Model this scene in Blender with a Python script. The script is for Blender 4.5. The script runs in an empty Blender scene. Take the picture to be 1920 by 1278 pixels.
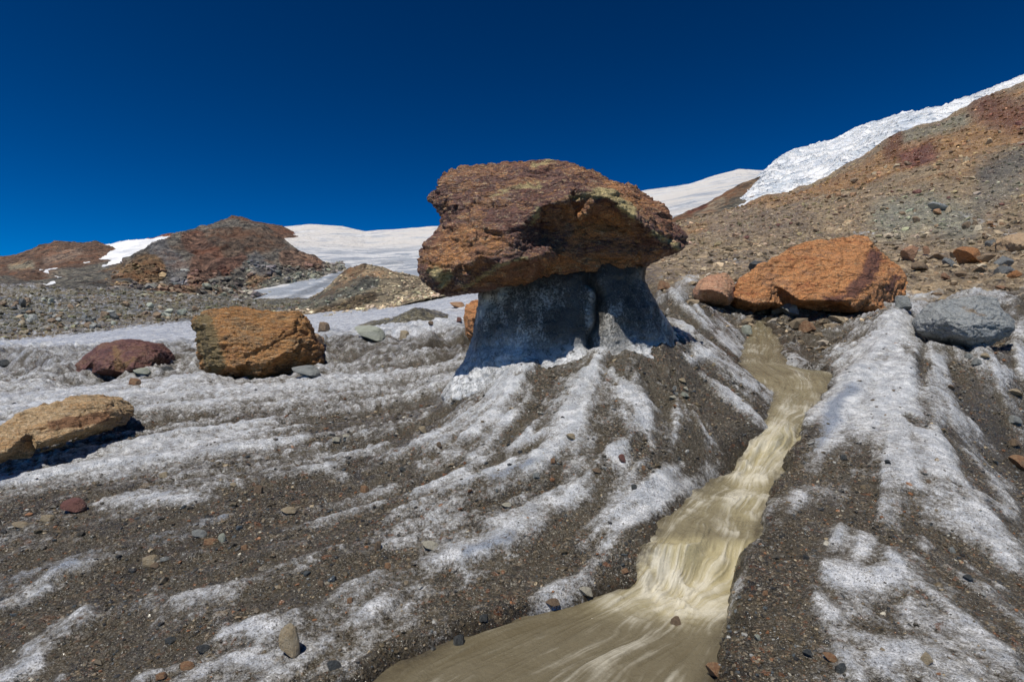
import bpy, bmesh, math, random
import numpy as np
from mathutils import Vector, geometry
S = bpy.context.scene
C = S.collection
R = math.radians
rng = np.random.default_rng(7)

# ------------------------------------------------------------------ camera, sky, sun, exposure
F, CX, CY, ZC = 1067.0, 960.0, 639.0, 1.05        # focal length in photo pixels, centre, eye height
cam_d = bpy.data.cameras.new('camera'); cam = bpy.data.objects.new('camera', cam_d); C.objects.link(cam)
cam_d.sensor_width = 36; cam_d.lens = 36*F/1920; cam_d.clip_start = 0.05; cam_d.clip_end = 20000
cam.location = (0, 0, ZC); cam.rotation_euler = (R(90), 0, 0); S.camera = cam
SUN_EL, SUN_AZ = 63.0, -146.0                      # azimuth from +Y, positive to the right
w = bpy.data.worlds.new('World'); S.world = w; w.use_nodes = True
wn = w.node_tree.nodes; wl = w.node_tree.links
bg = wn['Background']; sky = wn.new('ShaderNodeTexSky'); sky.sky_type = 'NISHITA'; sky.sun_disc = False
sky.sun_elevation = R(SUN_EL); sky.sun_rotation = R(SUN_AZ); sky.altitude = 3000
sky.air_density = 0.9; sky.dust_density = 0.0; sky.ozone_density = 6.0
hs = wn.new('ShaderNodeHueSaturation'); hs.inputs['Saturation'].default_value = 1.17; hs.inputs['Value'].default_value = 0.285; hs.inputs['Hue'].default_value = 0.494
gm = wn.new('ShaderNodeGamma'); gm.inputs[1].default_value = 1.7; wl.new(sky.outputs[0], gm.inputs[0]); wl.new(gm.outputs[0], hs.inputs['Color']); wl.new(hs.outputs[0], bg.inputs[0]); bg.inputs[1].default_value = 0.10
sl = bpy.data.lights.new('sun', 'SUN'); sl.energy = 4.6; sl.angle = R(0.5); sl.color = (1, .955, .88)
so = bpy.data.objects.new('sun', sl); C.objects.link(so)
sd = Vector((math.sin(R(SUN_AZ))*math.cos(R(SUN_EL)), math.cos(R(SUN_AZ))*math.cos(R(SUN_EL)), math.sin(R(SUN_EL))))
so.rotation_euler = (-sd).to_track_quat('-Z', 'Y').to_euler(); so.location = sd*50
S.view_settings.view_transform = 'Standard'; S.view_settings.look = 'None'
S.view_settings.exposure = -0.10; S.view_settings.gamma = 1; S.view_settings.use_curve_mapping = False
S.cycles.use_denoising = True; S.cycles.max_bounces = 6; S.cycles.diffuse_bounces = 3
S.cycles.use_adaptive_sampling = True; S.cycles.adaptive_threshold = 0.02

# ------------------------------------------------------------------ numeric helpers
def W(px, py, Y): return ((px-CX)/F*Y, Y, ZC+(CY-py)/F*Y)
def sstep(a, b, x):
    t = np.clip((x-a)/(b-a), 0, 1); return t*t*(3-2*t)
def _h(ix, iy, iz, s):
    with np.errstate(over='ignore'):
        h = ix.astype(np.uint32)*np.uint32(374761393) + iy.astype(np.uint32)*np.uint32(668265263) + iz.astype(np.uint32)*np.uint32(2246822519) + np.uint32((s*3266489917) & 0xffffffff)
        h = (h ^ (h >> np.uint32(13)))*np.uint32(1274126177); h = h ^ (h >> np.uint32(16))
        h = (h*np.uint32(2654435761)) ^ (h >> np.uint32(15))
    return (h & np.uint32(0xffffff)).astype(np.float32)/16777215.0
def noise2(x, y, s=0):
    x = np.asarray(x, np.float64); y = np.asarray(y, np.float64)
    ix = np.floor(x).astype(np.int64); iy = np.floor(y).astype(np.int64); fx = (x-ix).astype(np.float32); fy = (y-iy).astype(np.float32)
    fx = fx*fx*fx*(fx*(fx*6-15)+10); fy = fy*fy*fy*(fy*(fy*6-15)+10); z = np.zeros_like(ix)
    a = _h(ix, iy, z, s); b = _h(ix+1, iy, z, s); c = _h(ix, iy+1, z, s); d = _h(ix+1, iy+1, z, s)
    return (a+(b-a)*fx+(c-a+(a-b-c+d)*fx)*fy)*2-1
def fbm2(x, y, o=4, s=0, g=.5):
    v = 0; a = 1; t = 0
    for k in range(o):
        v = v+a*noise2(x*2**k+17.3*k, y*2**k-9.1*k, s+k); t += a; a *= g
    return v/t
def noise3(p, s=0):
    i = np.floor(p).astype(np.int64); f = (p-i).astype(np.float32); f = f*f*f*(f*(f*6-15)+10); r = 0
    for dx in (0, 1):
        for dy in (0, 1):
            for dz in (0, 1):
                wgt = (f[:, 0] if dx else 1-f[:, 0])*(f[:, 1] if dy else 1-f[:, 1])*(f[:, 2] if dz else 1-f[:, 2])
                r = r+wgt*_h(i[:, 0]+dx, i[:, 1]+dy, i[:, 2]+dz, s)
    return r*2-1
def fbm3(p, o=4, s=0, g=.5):
    v = 0; a = 1; t = 0
    for k in range(o): v = v+a*noise3(p*2**k+7.7*k, s+k); t += a; a *= g
    return v/t
def ridge3(p, o=4, s=0, g=.55):
    v = 0; a = 1; t = 0
    for k in range(o): v = v+a*(1-2*np.abs(noise3(p*2**k+5.1*k, s+k))); t += a; a *= g
    return v/t
def cell3(p, s=0):
    i0 = np.floor(p).astype(np.int64); f1 = np.full(len(p), 9.); f2 = np.full(len(p), 9.); rid = np.zeros(len(p))
    for dx in (-1, 0, 1):
        for dy in (-1, 0, 1):
            for dz in (-1, 0, 1):
                i = i0+np.array([dx, dy, dz]); a = [_h(i[:, 0], i[:, 1], i[:, 2], s+k) for k in range(4)]
                d = np.sqrt((i[:, 0]+a[0]-p[:, 0])**2+(i[:, 1]+a[1]-p[:, 1])**2+(i[:, 2]+a[2]-p[:, 2])**2)
                m = d < f1; f2 = np.where(m, f1, np.minimum(f2, d)); rid = np.where(m, a[3], rid); f1 = np.where(m, d, f1)
    return f1, f2, rid
def seg_d(X, Y, pts):
    """distance to a polyline"""
    d = np.full(X.shape, 1e9)
    if len(pts) == 1: return np.hypot(X-pts[0][0], Y-pts[0][1])
    for (x0, y0), (x1, y1) in zip(pts[:-1], pts[1:]):
        dx, dy = x1-x0, y1-y0; t = np.clip(((X-x0)*dx+(Y-y0)*dy)/(dx*dx+dy*dy+1e-9), 0, 1)
        d = np.minimum(d, np.hypot(X-x0-t*dx, Y-y0-t*dy))
    return d
def poly_sd(X, Y, pts):
    """signed distance to a polygon, negative inside"""
    d = seg_d(X, Y, pts+[pts[0]]); ins = np.zeros(X.shape, bool)
    for (x0, y0), (x1, y1) in zip(pts, pts[1:]+[pts[0]]):
        if y0 == y1: continue
        c = ((y0 > Y) != (y1 > Y)) & (X < (x1-x0)*(Y-y0)/(y1-y0)+x0); ins ^= c
    return np.where(ins, -d, d)

# ------------------------------------------------------------------ object helpers
def tag(o, label=None, cat=None, group=None, kind=None):
    if label: o['label'] = label
    if cat: o['category'] = cat
    if group: o['group'] = group
    if kind: o['kind'] = kind
    return o
def mesh_np(name, V, Fc, mats, smooth=True, attrs=None, parent=None):
    """V (n,3), Fc (m,3|4) -> linked mesh object"""
    me = bpy.data.meshes.new(name); V = np.asarray(V, np.float32); Fc = np.asarray(Fc, np.int32); k = Fc.shape[1]
    me.vertices.add(len(V)); me.vertices.foreach_set('co', V.ravel())
    me.loops.add(Fc.size); me.loops.foreach_set('vertex_index', Fc.ravel())
    me.polygons.add(len(Fc)); me.polygons.foreach_set('loop_start', np.arange(0, Fc.size, k, dtype=np.int32))
    me.polygons.foreach_set('loop_total', np.full(len(Fc), k, np.int32))
    me.update(calc_edges=True)
    me.polygons.foreach_set('use_smooth', np.full(len(Fc), smooth, bool))
    set_attrs(me, attrs or {})
    me.materials.append(mats)
    o = bpy.data.objects.new(name, me); C.objects.link(o); o.parent = parent
    return o
def set_attrs(me, attrs):
    for n, a in attrs.items():
        a = np.asarray(a, np.float32)
        if a.ndim == 1:
            t = me.attributes.new(n, 'FLOAT', 'POINT'); t.data.foreach_set('value', a)
        else:
            if a.shape[1] == 3: a = np.c_[a, np.ones(len(a))]
            t = me.attributes.new(n, 'FLOAT_COLOR', 'POINT'); t.data.foreach_set('color', a.astype(np.float32).ravel())
def grid_faces(nr, nc):
    i = np.arange(nr*nc).reshape(nr, nc)
    return np.stack([i[:-1, :-1], i[:-1, 1:], i[1:, 1:], i[1:, :-1]], -1).reshape(-1, 4)

# ------------------------------------------------------------------ material helpers
class NT:
    def __init__(s, name):
        s.m = bpy.data.materials.new(name); s.m.use_nodes = True; s.t = s.m.node_tree; s.b = s.t.nodes['Principled BSDF']
        s.tc = s.t.nodes.new('ShaderNodeTexCoord'); s.geo = None
    def n(s, typ, **kw):
        x = s.t.nodes.new(typ)
        for k, v in kw.items(): setattr(x, k, v)
        return x
    def put(s, sock, v):
        if hasattr(v, 'is_linked') or isinstance(v, bpy.types.NodeSocket): s.t.links.new(v, sock)
        elif isinstance(v, (tuple, list)) and sock.type == 'RGBA' and len(v) == 3: sock.default_value = (*v, 1)
        else: sock.default_value = v
    def obj(s, scale=(1, 1, 1), rot=(0, 0, 0)):
        mp = s.n('ShaderNodeMapping'); mp.inputs['Scale'].default_value = scale; mp.inputs['Rotation'].default_value = rot
        s.t.links.new(s.tc.outputs['Object'], mp.inputs[0]); return mp.outputs[0]
    def noise(s, scale, detail=4, rough=.55, vec=None, dist=0, col=False, ridged=False):
        x = s.n('ShaderNodeTexNoise')
        if ridged: x.noise_type = 'RIDGED_MULTIFRACTAL'
        x.inputs['Scale'].default_value = scale; x.inputs['Detail'].default_value = detail; x.inputs['Roughness'].default_value = rough
        x.inputs['Distortion'].default_value = dist
        s.t.links.new(vec or s.tc.outputs['Object'], x.inputs['Vector']); return x.outputs['Color' if col else 0]
    def vor(s, scale, feat='F1', vec=None, out='Distance', rnd=1):
        x = s.n('ShaderNodeTexVoronoi'); x.feature = feat; x.inputs['Scale'].default_value = scale; x.inputs['Randomness'].default_value = rnd
        s.t.links.new(vec or s.tc.outputs['Object'], x.inputs['Vector']); return x.outputs[out]
    def math(s, op, a, b=0., c=None, clamp=False):
        x = s.n('ShaderNodeMath', operation=op); x.use_clamp = clamp; s.put(x.inputs[0], a); s.put(x.inputs[1], b)
        if c is not None: s.put(x.inputs[2], c)
        return x.outputs[0]
    def mr(s, v, a, b, c=0., d=1., smooth=True):
        x = s.n('ShaderNodeMapRange'); x.interpolation_type = 'SMOOTHSTEP' if smooth else 'LINEAR'
        s.put(x.inputs[0], v)
        for k, q in zip((1, 2, 3, 4), (a, b, c, d)): s.put(x.inputs[k], q)
        return x.outputs[0]
    def mix(s, f, a, b, mode='MIX'):
        x = s.n('ShaderNodeMix', data_type='RGBA'); x.blend_type = mode
        s.put(x.inputs[0], f); s.put(x.inputs[6], a); s.put(x.inputs[7], b); return x.outputs[2]
    def ramp(s, v, stops, const=False):
        x = s.n('ShaderNodeValToRGB'); s.put(x.inputs[0], v); cr = x.color_ramp
        if const: cr.interpolation = 'CONSTANT'
        while len(cr.elements) < len(stops): cr.elements.new(.5)
        for e, (p, c) in zip(cr.elements, stops): e.position = p; e.color = (*c, 1)
        return x.outputs[0]
    def attr(s, name, col=False):
        x = s.n('ShaderNodeAttribute'); x.attribute_name = name; return x.outputs['Color' if col else 'Fac']
    def sep(s, c, k=0):
        x = s.n('ShaderNodeSeparateColor'); s.put(x.inputs[0], c); return x.outputs[k]
    def bump(s, h, dist, strength=1., prev=None):
        x = s.n('ShaderNodeBump'); s.put(x.inputs['Height'], h); s.put(x.inputs['Distance'], dist); s.put(x.inputs['Strength'], strength)
        if prev: s.put(x.inputs['Normal'], prev)
        return x.outputs[0]
    def done(s, col, rough, nrm=None, spec=.5):
        s.put(s.b.inputs['Base Color'], col); s.put(s.b.inputs['Roughness'], rough); s.put(s.b.inputs['Specular IOR Level'], spec)
        if nrm: s.put(s.b.inputs['Normal'], nrm)
        return s.m

# ------------------------------------------------------------------ materials
def ground_material():
    t = NT('dirty_glacier_ice')
    ice = t.attr('ice'); far = t.attr('far'); dcol = t.attr('debris', True); wet = t.attr('wet'); blue = t.attr('blue')
    n1 = t.noise(9, 5, .6); n2 = t.noise(55, 4, .65); n3 = t.noise(240, 3, .7)
    near = t.math('SUBTRACT', 1., far, clamp=True)
    m = t.math('ADD', ice, t.math('MULTIPLY', t.math('SUBTRACT', n1, .5), .85))
    m = t.math('ADD', m, t.math('MULTIPLY', t.math('SUBTRACT', n2, .5), t.math('MULTIPLY_ADD', near, .85, .3)))
    m = t.math('ADD', m, t.math('MULTIPLY', t.math('SUBTRACT', n3, .5), t.math('MULTIPLY', near, .95)))
    f = t.mr(m, .28, .73)
    # gravel and grit: every grain its own stone colour
    stone = [(0, (.030, .028, .025)), (.3, (.075, .062, .043)), (.5, (.042, .042, .038)), (.62, (.13, .105, .068)), (.78, (.07, .06, .04)), (.88, (.26, .20, .13)), (.94, (.24, .09, .035)), (.975, (.42, .38, .3))]
    g1 = t.ramp(t.sep(t.vor(75, out='Color')), stone, True); g2 = t.ramp(t.sep(t.vor(190, out='Color')), stone, True)
    g3 = t.ramp(t.sep(t.vor(26, out='Color')), stone, True)
    silt = t.mix(t.noise(3, 4, .6), (.115, .094, .060), (.055, .047, .033))
    dirt = t.mix(t.mr(t.noise(2.3, 4, .6), .38, .66, .25, .9), silt, t.mix(.45, g1, g2))
    dirt = t.mix(t.mr(t.noise(5, 3, .6), .55, .68, 0, .55), dirt, g3)
    # coarse debris of the slopes
    v1 = t.vor(1.6, out='Color'); v2 = t.vor(5, out='Color'); v3 = t.vor(.55, out='Color')
    br = t.math('ADD', t.math('MULTIPLY', t.sep(v1), .45), t.math('MULTIPLY', t.sep(v2), .35)); br = t.math('ADD', br, t.math('MULTIPLY', t.sep(v3, 1), .3))
    deb = t.mix(1., dcol, t.ramp(br, [(0, (.45, .45, .47)), (.45, (.85, .85, .84)), (.8, (1.25, 1.22, 1.15)), (1, (1.9, 1.85, 1.75))]), 'MULTIPLY')
    dirt = t.mix(far, dirt, deb)
    # ice: white granular crust, grey glassy streaks, dirt specks
    icec = t.mix(t.mr(t.noise(14, 5, .65), .35, .7), (.50, .52, .55), (.92, .92, .92))
    fs = t.noise(1.6, 7, .72, vec=t.obj((.55, 2.2, 1), (0, 0, R(-12))))
    icec = t.mix(t.math('MULTIPLY', t.attr('mid'), t.mr(fs, .46, .60)), icec, (.30, .33, .38))
    icec = t.mix(blue, icec, (.22, .27, .36))
    spk = t.mr(t.math('ADD', t.noise(120, 3, .7), t.math('MULTIPLY', t.noise(6, 3), .35)), .70, .84)
    icec = t.mix(t.math('MULTIPLY', spk, .75), icec, (.13, .11, .08))
    icec = t.mix(t.mr(m, .9, .55, 0, .6), icec, (.30, .28, .24))
    col = t.mix(f, dirt, icec)
    col = t.mix(t.math('MULTIPLY', wet, t.math('SUBTRACT', 1.0, t.math('MULTIPLY', f, .6))), col, t.mix(1., col, (.52, .50, .46), 'MULTIPLY'))
    rough = t.mr(f, 0, 1, .28, .24); rough = t.math('SUBTRACT', rough, t.math('MULTIPLY', wet, .28))
    gl = t.mr(t.sep(t.vor(160, out='Color'), 1), .93, .94)                     # single wet grains and crystals
    rough = t.mix(t.math('MULTIPLY', gl, near), rough, (.08, .08, .08))
    h1 = t.math('SUBTRACT', 1., t.vor(75)); h2 = t.math('SUBTRACT', 1., t.vor(190))
    hn = t.math('ADD', t.math('MULTIPLY', h1, .6), t.math('MULTIPLY', h2, .3)); hn = t.math('MULTIPLY', hn, t.math('SUBTRACT', 1.1, f))
    hn = t.math('ADD', hn, t.math('MULTIPLY', t.noise(170, 4, .75), t.math('MULTIPLY', f, .9)))
    nb = t.bump(hn, t.math('MULTIPLY', near, .012), .9)
    hm = t.noise(22, 5, .6)
    nb = t.bump(hm, .018, .8, nb); nb = t.bump(t.noise(4, 7, .68, dist=.6), t.math('MULTIPLY', t.attr('mid'), .16), .8, nb)
    hf = t.math('SUBTRACT', 1., t.math('ADD', t.math('MULTIPLY', t.vor(1.6), .5), t.math('MULTIPLY', t.vor(5), .3)))
    nb = t.bump(hf, t.math('MULTIPLY', t.math('MULTIPLY', far, t.math('SUBTRACT', 1., f)), .5), .9, nb)
    vs_ = t.n('ShaderNodeTexVoronoi'); vs_.inputs['Scale'].default_value = 170; t.t.links.new(t.tc.outputs['Object'], vs_.inputs['Vector'])
    cc = t.n('ShaderNodeVectorMath', operation='MULTIPLY_ADD'); t.t.links.new(vs_.outputs['Color'], cc.inputs[0]); cc.inputs[1].default_value = (3.2, 3.2, .6); cc.inputs[2].default_value = (-1.7, -1.9, -.2)
    ad = t.n('ShaderNodeVectorMath', operation='ADD'); t.t.links.new(nb, ad.inputs[0]); t.t.links.new(cc.outputs[0], ad.inputs[1])
    nm = t.n('ShaderNodeVectorMath', operation='NORMALIZE'); t.t.links.new(ad.outputs[0], nm.inputs[0])
    gmask = t.math('MULTIPLY', t.mr(t.sep(t.noise(310, 1, .5, col=True), 1), .50, .52), near)
    nb = t.mix(gmask, nb, nm.outputs[0]); rough = t.mix(gmask, rough, (.21, .21, .21))
    return t.done(col, rough, nb, .5)

def hill_material(name, s=1., bumpd=1.):
    """rock and scree: vertex colour times stones, joints, ledges"""
    t = NT(name); base = t.attr('col', True); sn = t.attr('snow')
    nz = t.math('ADD', t.math('MULTIPLY', t.noise(.16*s, 9, .75), .75), t.math('MULTIPLY', t.sep(t.vor(.9*s, out='Color')), .25))
    k = t.ramp(nz, [(.34, (.30, .30, .33)), (.5, (.9, .9, .9)), (.66, (1.8, 1.7, 1.55))])
    col = t.mix(1., base, k, 'MULTIPLY')
    col = t.mix(t.mr(t.noise(.07*s, 8, .72), .50, .62, 0, .6), col, t.mix(1., base, (1.5, .95, .68), 'MULTIPLY'))
    m = t.math('ADD', sn, t.math('MULTIPLY', t.math('SUBTRACT', t.noise(.35*s, 5, .65), .5), .5))
    f = t.mr(m, .44, .56)
    snowc = t.mix(t.mr(t.noise(.08*s, 5, .6, vec=t.obj((1, 1, 5))), .42, .66), (.80, .80, .80), (.55, .57, .61))
    col = t.mix(f, col, snowc)
    h = t.math('ADD', t.noise(.2*s, 9, .74, ridged=False), t.math('MULTIPLY', t.math('SUBTRACT', 1., t.vor(.45*s)), .5))
    nb = t.bump(h, t.math('MULTIPLY', t.math('SUBTRACT', 1.05, f), 4.*bumpd), 1.)
    return t.done(col, .8, nb, .25)

def snow_material():
    t = NT('glacier_snow'); g = t.attr('grey'); warm = t.attr('warm')
    st = t.noise(.035, 9, .72, vec=t.obj((1, .3, 7)), dist=1.2)
    c = t.mix(t.mr(st, .44, .54), (.86, .86, .86), (.42, .46, .52))
    c = t.mix(t.math('MULTIPLY', warm, t.mr(t.noise(.03, 4, .6, vec=t.obj((1, .3, 4))), .35, .6)), c, (.82, .78, .73))
    c = t.mix(t.math('MULTIPLY', g, t.mr(t.noise(.6, 6, .7, vec=t.obj((1, .4, 1))), .3, .7, .4, 1)), c, (.20, .22, .25))
    h = t.math('ADD', t.noise(.18, 7, .68, dist=.4), t.math('MULTIPLY', t.noise(.05, 6, .65, vec=t.obj((1, .25, 6))), .6))
    return t.done(c, .55, t.bump(h, 5., .9), .4)

def rock_material(name, pal, seed=0., strata=(1, 1, 6), rot=(0, 0, 0), sc=3., rough=.6, zone=(.45, .36, .16), fleck=(.7, .6, .42), bs=1.):
    t = NT(name); mp = t.n('ShaderNodeMapping'); mp.inputs['Location'].default_value = (seed*3.1, seed*1.7, seed)
    mp.inputs['Rotation'].default_value = rot; mp.inputs['Scale'].default_value = strata
    t.t.links.new(t.tc.outputs['Object'], mp.inputs[0]); sv = mp.outputs[0]
    a = t.noise(sc, 6, .65, dist=.5); b = t.noise(sc*1.2, 8, .7, vec=sv, dist=.8); c = t.noise(sc*7, 7, .78, vec=sv)
    k = t.math('ADD', t.math('MULTIPLY', a, .3), t.math('ADD', t.math('MULTIPLY', b, .4), t.math('MULTIPLY', c, .35)))
    n = len(pal); col = t.ramp(k, [(.38+.28*i/(n-1), p) for i, p in enumerate(pal)])
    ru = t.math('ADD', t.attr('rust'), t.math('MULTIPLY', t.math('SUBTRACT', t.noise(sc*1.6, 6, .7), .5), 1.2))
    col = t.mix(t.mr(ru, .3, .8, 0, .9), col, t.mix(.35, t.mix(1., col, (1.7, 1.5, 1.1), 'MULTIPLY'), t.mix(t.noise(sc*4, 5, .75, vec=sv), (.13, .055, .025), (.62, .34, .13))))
    fk = t.mr(t.noise(sc*4, 7, .8, vec=sv, dist=1.5), .555, .63)
    col = t.mix(t.math('MULTIPLY', fk, .8), col, fleck)
    z = t.math('ADD', t.attr('zone'), t.math('MULTIPLY', t.math('SUBTRACT', t.noise(sc*3.5, 7, .75, vec=sv), .5), 2.2))
    col = t.mix(t.mr(z, .4, .9, 0, .9), col, t.mix(t.noise(sc*9, 4, .7), zone, tuple(q*.45 for q in zone)))
    grit = t.noise(sc*38, 3, .75); col = t.mix(.85, col, t.mix(1., col, t.ramp(grit, [(.3, (.35, .33, .33)), (.5, (1, 1, 1)), (.7, (2.0, 1.85, 1.7))]), 'MULTIPLY'))
    dv = t.n('ShaderNodeVectorMath', operation='MULTIPLY_ADD'); t.t.links.new(t.noise(sc*2, 4, .6, col=True), dv.inputs[0]); dv.inputs[1].default_value = (.5/sc,)*3; t.t.links.new(sv, dv.inputs[2])
    crack = t.mr(t.vor(sc*.9, 'DISTANCE_TO_EDGE', vec=dv.outputs[0]), 0, .018); 
    col = t.mix(t.math('MULTIPLY', t.math('SUBTRACT', 1., crack), t.mr(t.noise(sc*.8, 3), .5, .65, 0, .5)), col, (.03, .022, .018))
    wv2 = dv.outputs[0]
    h = t.math('ADD', t.math('MULTIPLY', t.noise(sc*2.2, 6, .66, vec=sv), .5), t.math('MULTIPLY', t.vor(sc*1.7, vec=wv2), .30))
    h = t.math('ADD', h, t.math('ADD', t.math('MULTIPLY', t.vor(sc*4.5, vec=wv2), .14), t.math('MULTIPLY', t.noise(sc*8, 5, .7, vec=sv), .16)))
    h = t.math('ADD', h, t.math('MULTIPLY', crack, .12))
    nb = t.bump(h, .13*bs*3/sc, 1.); nb = t.bump(grit, .006*bs, .7, nb)
    return t.done(col, t.mr(t.noise(sc*6, 4, .7), .3, .7, rough-.2, rough+.2), nb, .5)

M_ground = ground_material(); M_hill = hill_material('rock_and_scree'); M_snow = snow_material()

# ------------------------------------------------------------------ the ground: one height field z(x, y), up to 125 m
ctrl = [
 (-500,1278,1.8),(0,1278,1.75),(400,1278,1.72),(720,1278,1.7),(1100,1278,1.66),(-500,1600,1.15),(300,1600,1.1),(1100,1600,1.08),(2300,1600,1.1),
 (-500,1080,2.35),(0,1080,2.3),(300,1080,2.25),(600,1080,2.25),(900,1080,2.3),(1100,1090,2.25),
 (-500,900,3.4),(0,900,3.35),(300,900,3.2),(600,900,3.25),(850,900,3.1),(1050,900,3.0),(1200,900,2.98),(1150,980,2.66),
 (0,800,4.9),(300,800,4.6),(600,800,4.4),(750,800,4.15),(900,800,3.72),(1100,800,3.45),(1250,800,3.5),(1370,800,3.72),(1330,860,3.3),
 (-500,740,6.5),(0,740,6.5),(250,740,6.0),(500,740,5.8),(700,740,5.5),(800,752,5.1),(848,748,4.85),
 (880,692,4.72),(852,732,4.68),(915,720,4.35),(1100,660,4.38),(960,705,4.25),(1240,615,4.75),(1030,735,3.95),(1180,730,3.9),(1300,655,4.72),(1370,692,4.75),(1425,722,4.7),(1300,740,4.1),
 (880,690,6.2),(1000,640,6.2),(1150,620,6.0),
 (0,700,8.5),(250,706,8.0),(480,707,7.6),(600,697,8),(750,680,8.5),(860,662,8.8),(-500,700,8.5),
 (0,676,13),(350,668,13),(600,652,13),(800,636,13),(900,624,13),(-500,680,13),
 (0,655,22),(400,636,22),(600,622,22),(860,592,25),(-500,665,22),
 (0,640,38),(200,625,40),(350,608,42),(600,592,48),(760,568,52),(880,542,58),(-500,655,38),(1100,500,58),
 (0,600,62),(200,592,70),(0,545,112),(100,548,112),(200,554,112),(400,566,115),(600,572,115),(800,545,115),(950,520,115),(1150,468,115),(-500,560,112),
 # upstream and behind the mound
 (1268,545,6.9),(1225,590,7.2),(1310,590,6.5),(1380,645,5.9),(1385,675,5.3),(1300,540,9.5),(1380,590,8.6),
 (1430,620,7.9),(1440,650,6.7),(1500,600,8.4),(1500,625,7.7),(1640,590,8.4),(1560,650,6.9),(1570,700,5.5),
 # white ridge at the right of the stream
 (1610,610,7.3),(1650,580,7.2),(1700,580,6.9),(1640,640,5.9),(1600,690,5.1),(1560,745,4.6),(1690,660,5.4),(1740,690,5.05),(1640,740,4.45),(1550,800,4.0),
 (1740,770,4.15),(1780,820,3.8),(1620,850,3.4),(1520,880,3.25),(1840,900,3.2),(1890,980,2.75),(1700,940,2.85),(1560,960,2.75),(1480,1000,2.5),
 (1440,1080,2.1),(1600,1080,2.15),(1800,1080,2.2),(1410,1170,1.83),(1600,1200,1.75),(1900,1200,1.8),(1380,1278,1.58),(1700,1278,1.55),(2050,1278,1.6),
 # gully at the far right
 (1780,660,6.6),(1830,650,6.3),(1760,656,5.75),(1825,673,5.6),(1885,662,5.75),(1790,705,5.4),(1850,745,5.0),(1900,850,4.4),(1930,930,3.8),(1900,640,6.6),(1960,700,5.9),(2100,900,3.9),(2150,1080,2.5),(1980,1020,2.9),(2300,750,5.5),
 (1750,590,7.6),(1900,560,8.6),(1750,550,10.5),(1920,525,12),(1800,520,13),(1700,500,16),(1850,490,16),(2300,500,14),
 (1920,455,21),(1700,460,25),(1800,440,25),(1500,460,27),(1350,490,21),(1250,510,20),(1300,450,37),(1500,420,42),(1700,400,42),(1920,380,40),(2300,360,38),
 (1270,425,100),(1320,418,115),(1387,391,118),(1462,369,118),(1519,354,118),(1560,335,118),(1594,310,118),(1642,290,118),(1661,266,118),(1690,252,118),(1755,234,118),(1800,214,118),(1837,194,118),(1875,179,118),(1920,156,118),(2100,70,118),(2400,-30,118),
 (1700,320,75),(1900,260,80),(1500,385,75),(1400,420,75),(1600,350,80),
]
ctrl = np.array(ctrl, float)
KV = .8
cu = (ctrl[:, 0]-CX)/F; cv = np.log(ctrl[:, 2])*KV; ce = (CY-ctrl[:, 1])/F
def tps(r2): return np.where(r2 > 1e-12, r2*np.log(r2+1e-12), 0)
A = tps((cu[:, None]-cu)**2+(cv[:, None]-cv)**2); n = len(cu); P = np.c_[np.ones(n), cu, cv]
Mx = np.block([[A+np.eye(n)*2e-4, P], [P.T, np.zeros((3, 3))]]); sol = np.linalg.solve(Mx, np.r_[ce, 0, 0, 0])
NC1 = 660
us = np.r_[np.linspace(-1.75, -.97, 45, endpoint=False), np.linspace(-.97, .97, NC1), np.linspace(.97, 1.75, 46)[1:]]
vs = np.concatenate([np.linspace(math.log(.95), math.log(1.4), 30, endpoint=False), np.linspace(math.log(1.4), math.log(14), 560, endpoint=False), np.linspace(math.log(14), math.log(122), 250)])
U, Vv = np.meshgrid(us, vs); nr, nc = U.shape; Yg = np.exp(Vv); Xg = U*Yg
E = np.empty(U.size); uf = U.ravel(); vf = Vv.ravel()*KV
# the smooth form is sampled on a coarser net and interpolated
sub_r = np.unique(np.r_[np.arange(0, nr, 4), nr-1]); sub_c = np.unique(np.r_[np.arange(0, nc, 4), nc-1])
Us = us[sub_c][None, :]+0*vs[sub_r][:, None]; Vs = vs[sub_r][:, None]*KV+0*Us
Es = np.zeros(Us.shape)
for k in range(n): Es += sol[k]*tps((Us-cu[k])**2+(Vs-cv[k])**2)
Es += sol[n]+sol[n+1]*Us+sol[n+2]*Vs
tmp = np.array([np.interp(us, us[sub_c], r) for r in Es]); E = np.array([np.interp(vs, vs[sub_r], tmp[:, j]) for j in range(nc)]).T
PX = CX+U*F; PY = CY-E*F                       # where each ground point lies in the photograph's measurements
Z0 = E*Yg
# stream: rows of left edge, right edge (u) and water level by distance
st = np.array([ # py, left px, right px, Y
 (600,1415,1435,8.4),(612,1410,1442,7.9),(628,1402,1455,7.3),(660,1390,1466,6.3),(682,1386,1478,5.75),(698,1395,1560,5.4),(715,1418,1562,5.1),(740,1450,1548,4.75),(780,1438,1518,4.25),(820,1420,1496,3.88),
 (850,1400,1488,3.74),(878,1365,1480,3.56),(905,1320,1468,3.30),(934,1285,1452,3.0),(990,1232,1430,2.62),(1015,1215,1418,2.48),(1045,1208,1410,2.41),(1085,1195,1400,2.33),(1108,1165,1394,2.26),(1130,1090,1386,2.17),
 (1160,970,1376,2.05),(1200,850,1365,1.9),(1278,690,1335,1.67),(1400,500,1290,1.44),(1700,200,1200,.97)], float)[::-1]
sY = st[:, 3]; sL = (st[:, 1]-CX)/F; sR = (st[:, 2]-CX)/F; sZ = (CY-st[:, 0])/F*sY
wl_ = np.interp(Yg, sY, sL); wr_ = np.interp(Yg, sY, sR); wz = np.interp(Yg, sY, sZ)
dW = np.maximum(wl_-U, U-wr_)*Yg+.07*fbm2(Xg*3.5, Yg*3.5, 4, 91, .6)+.03
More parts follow.
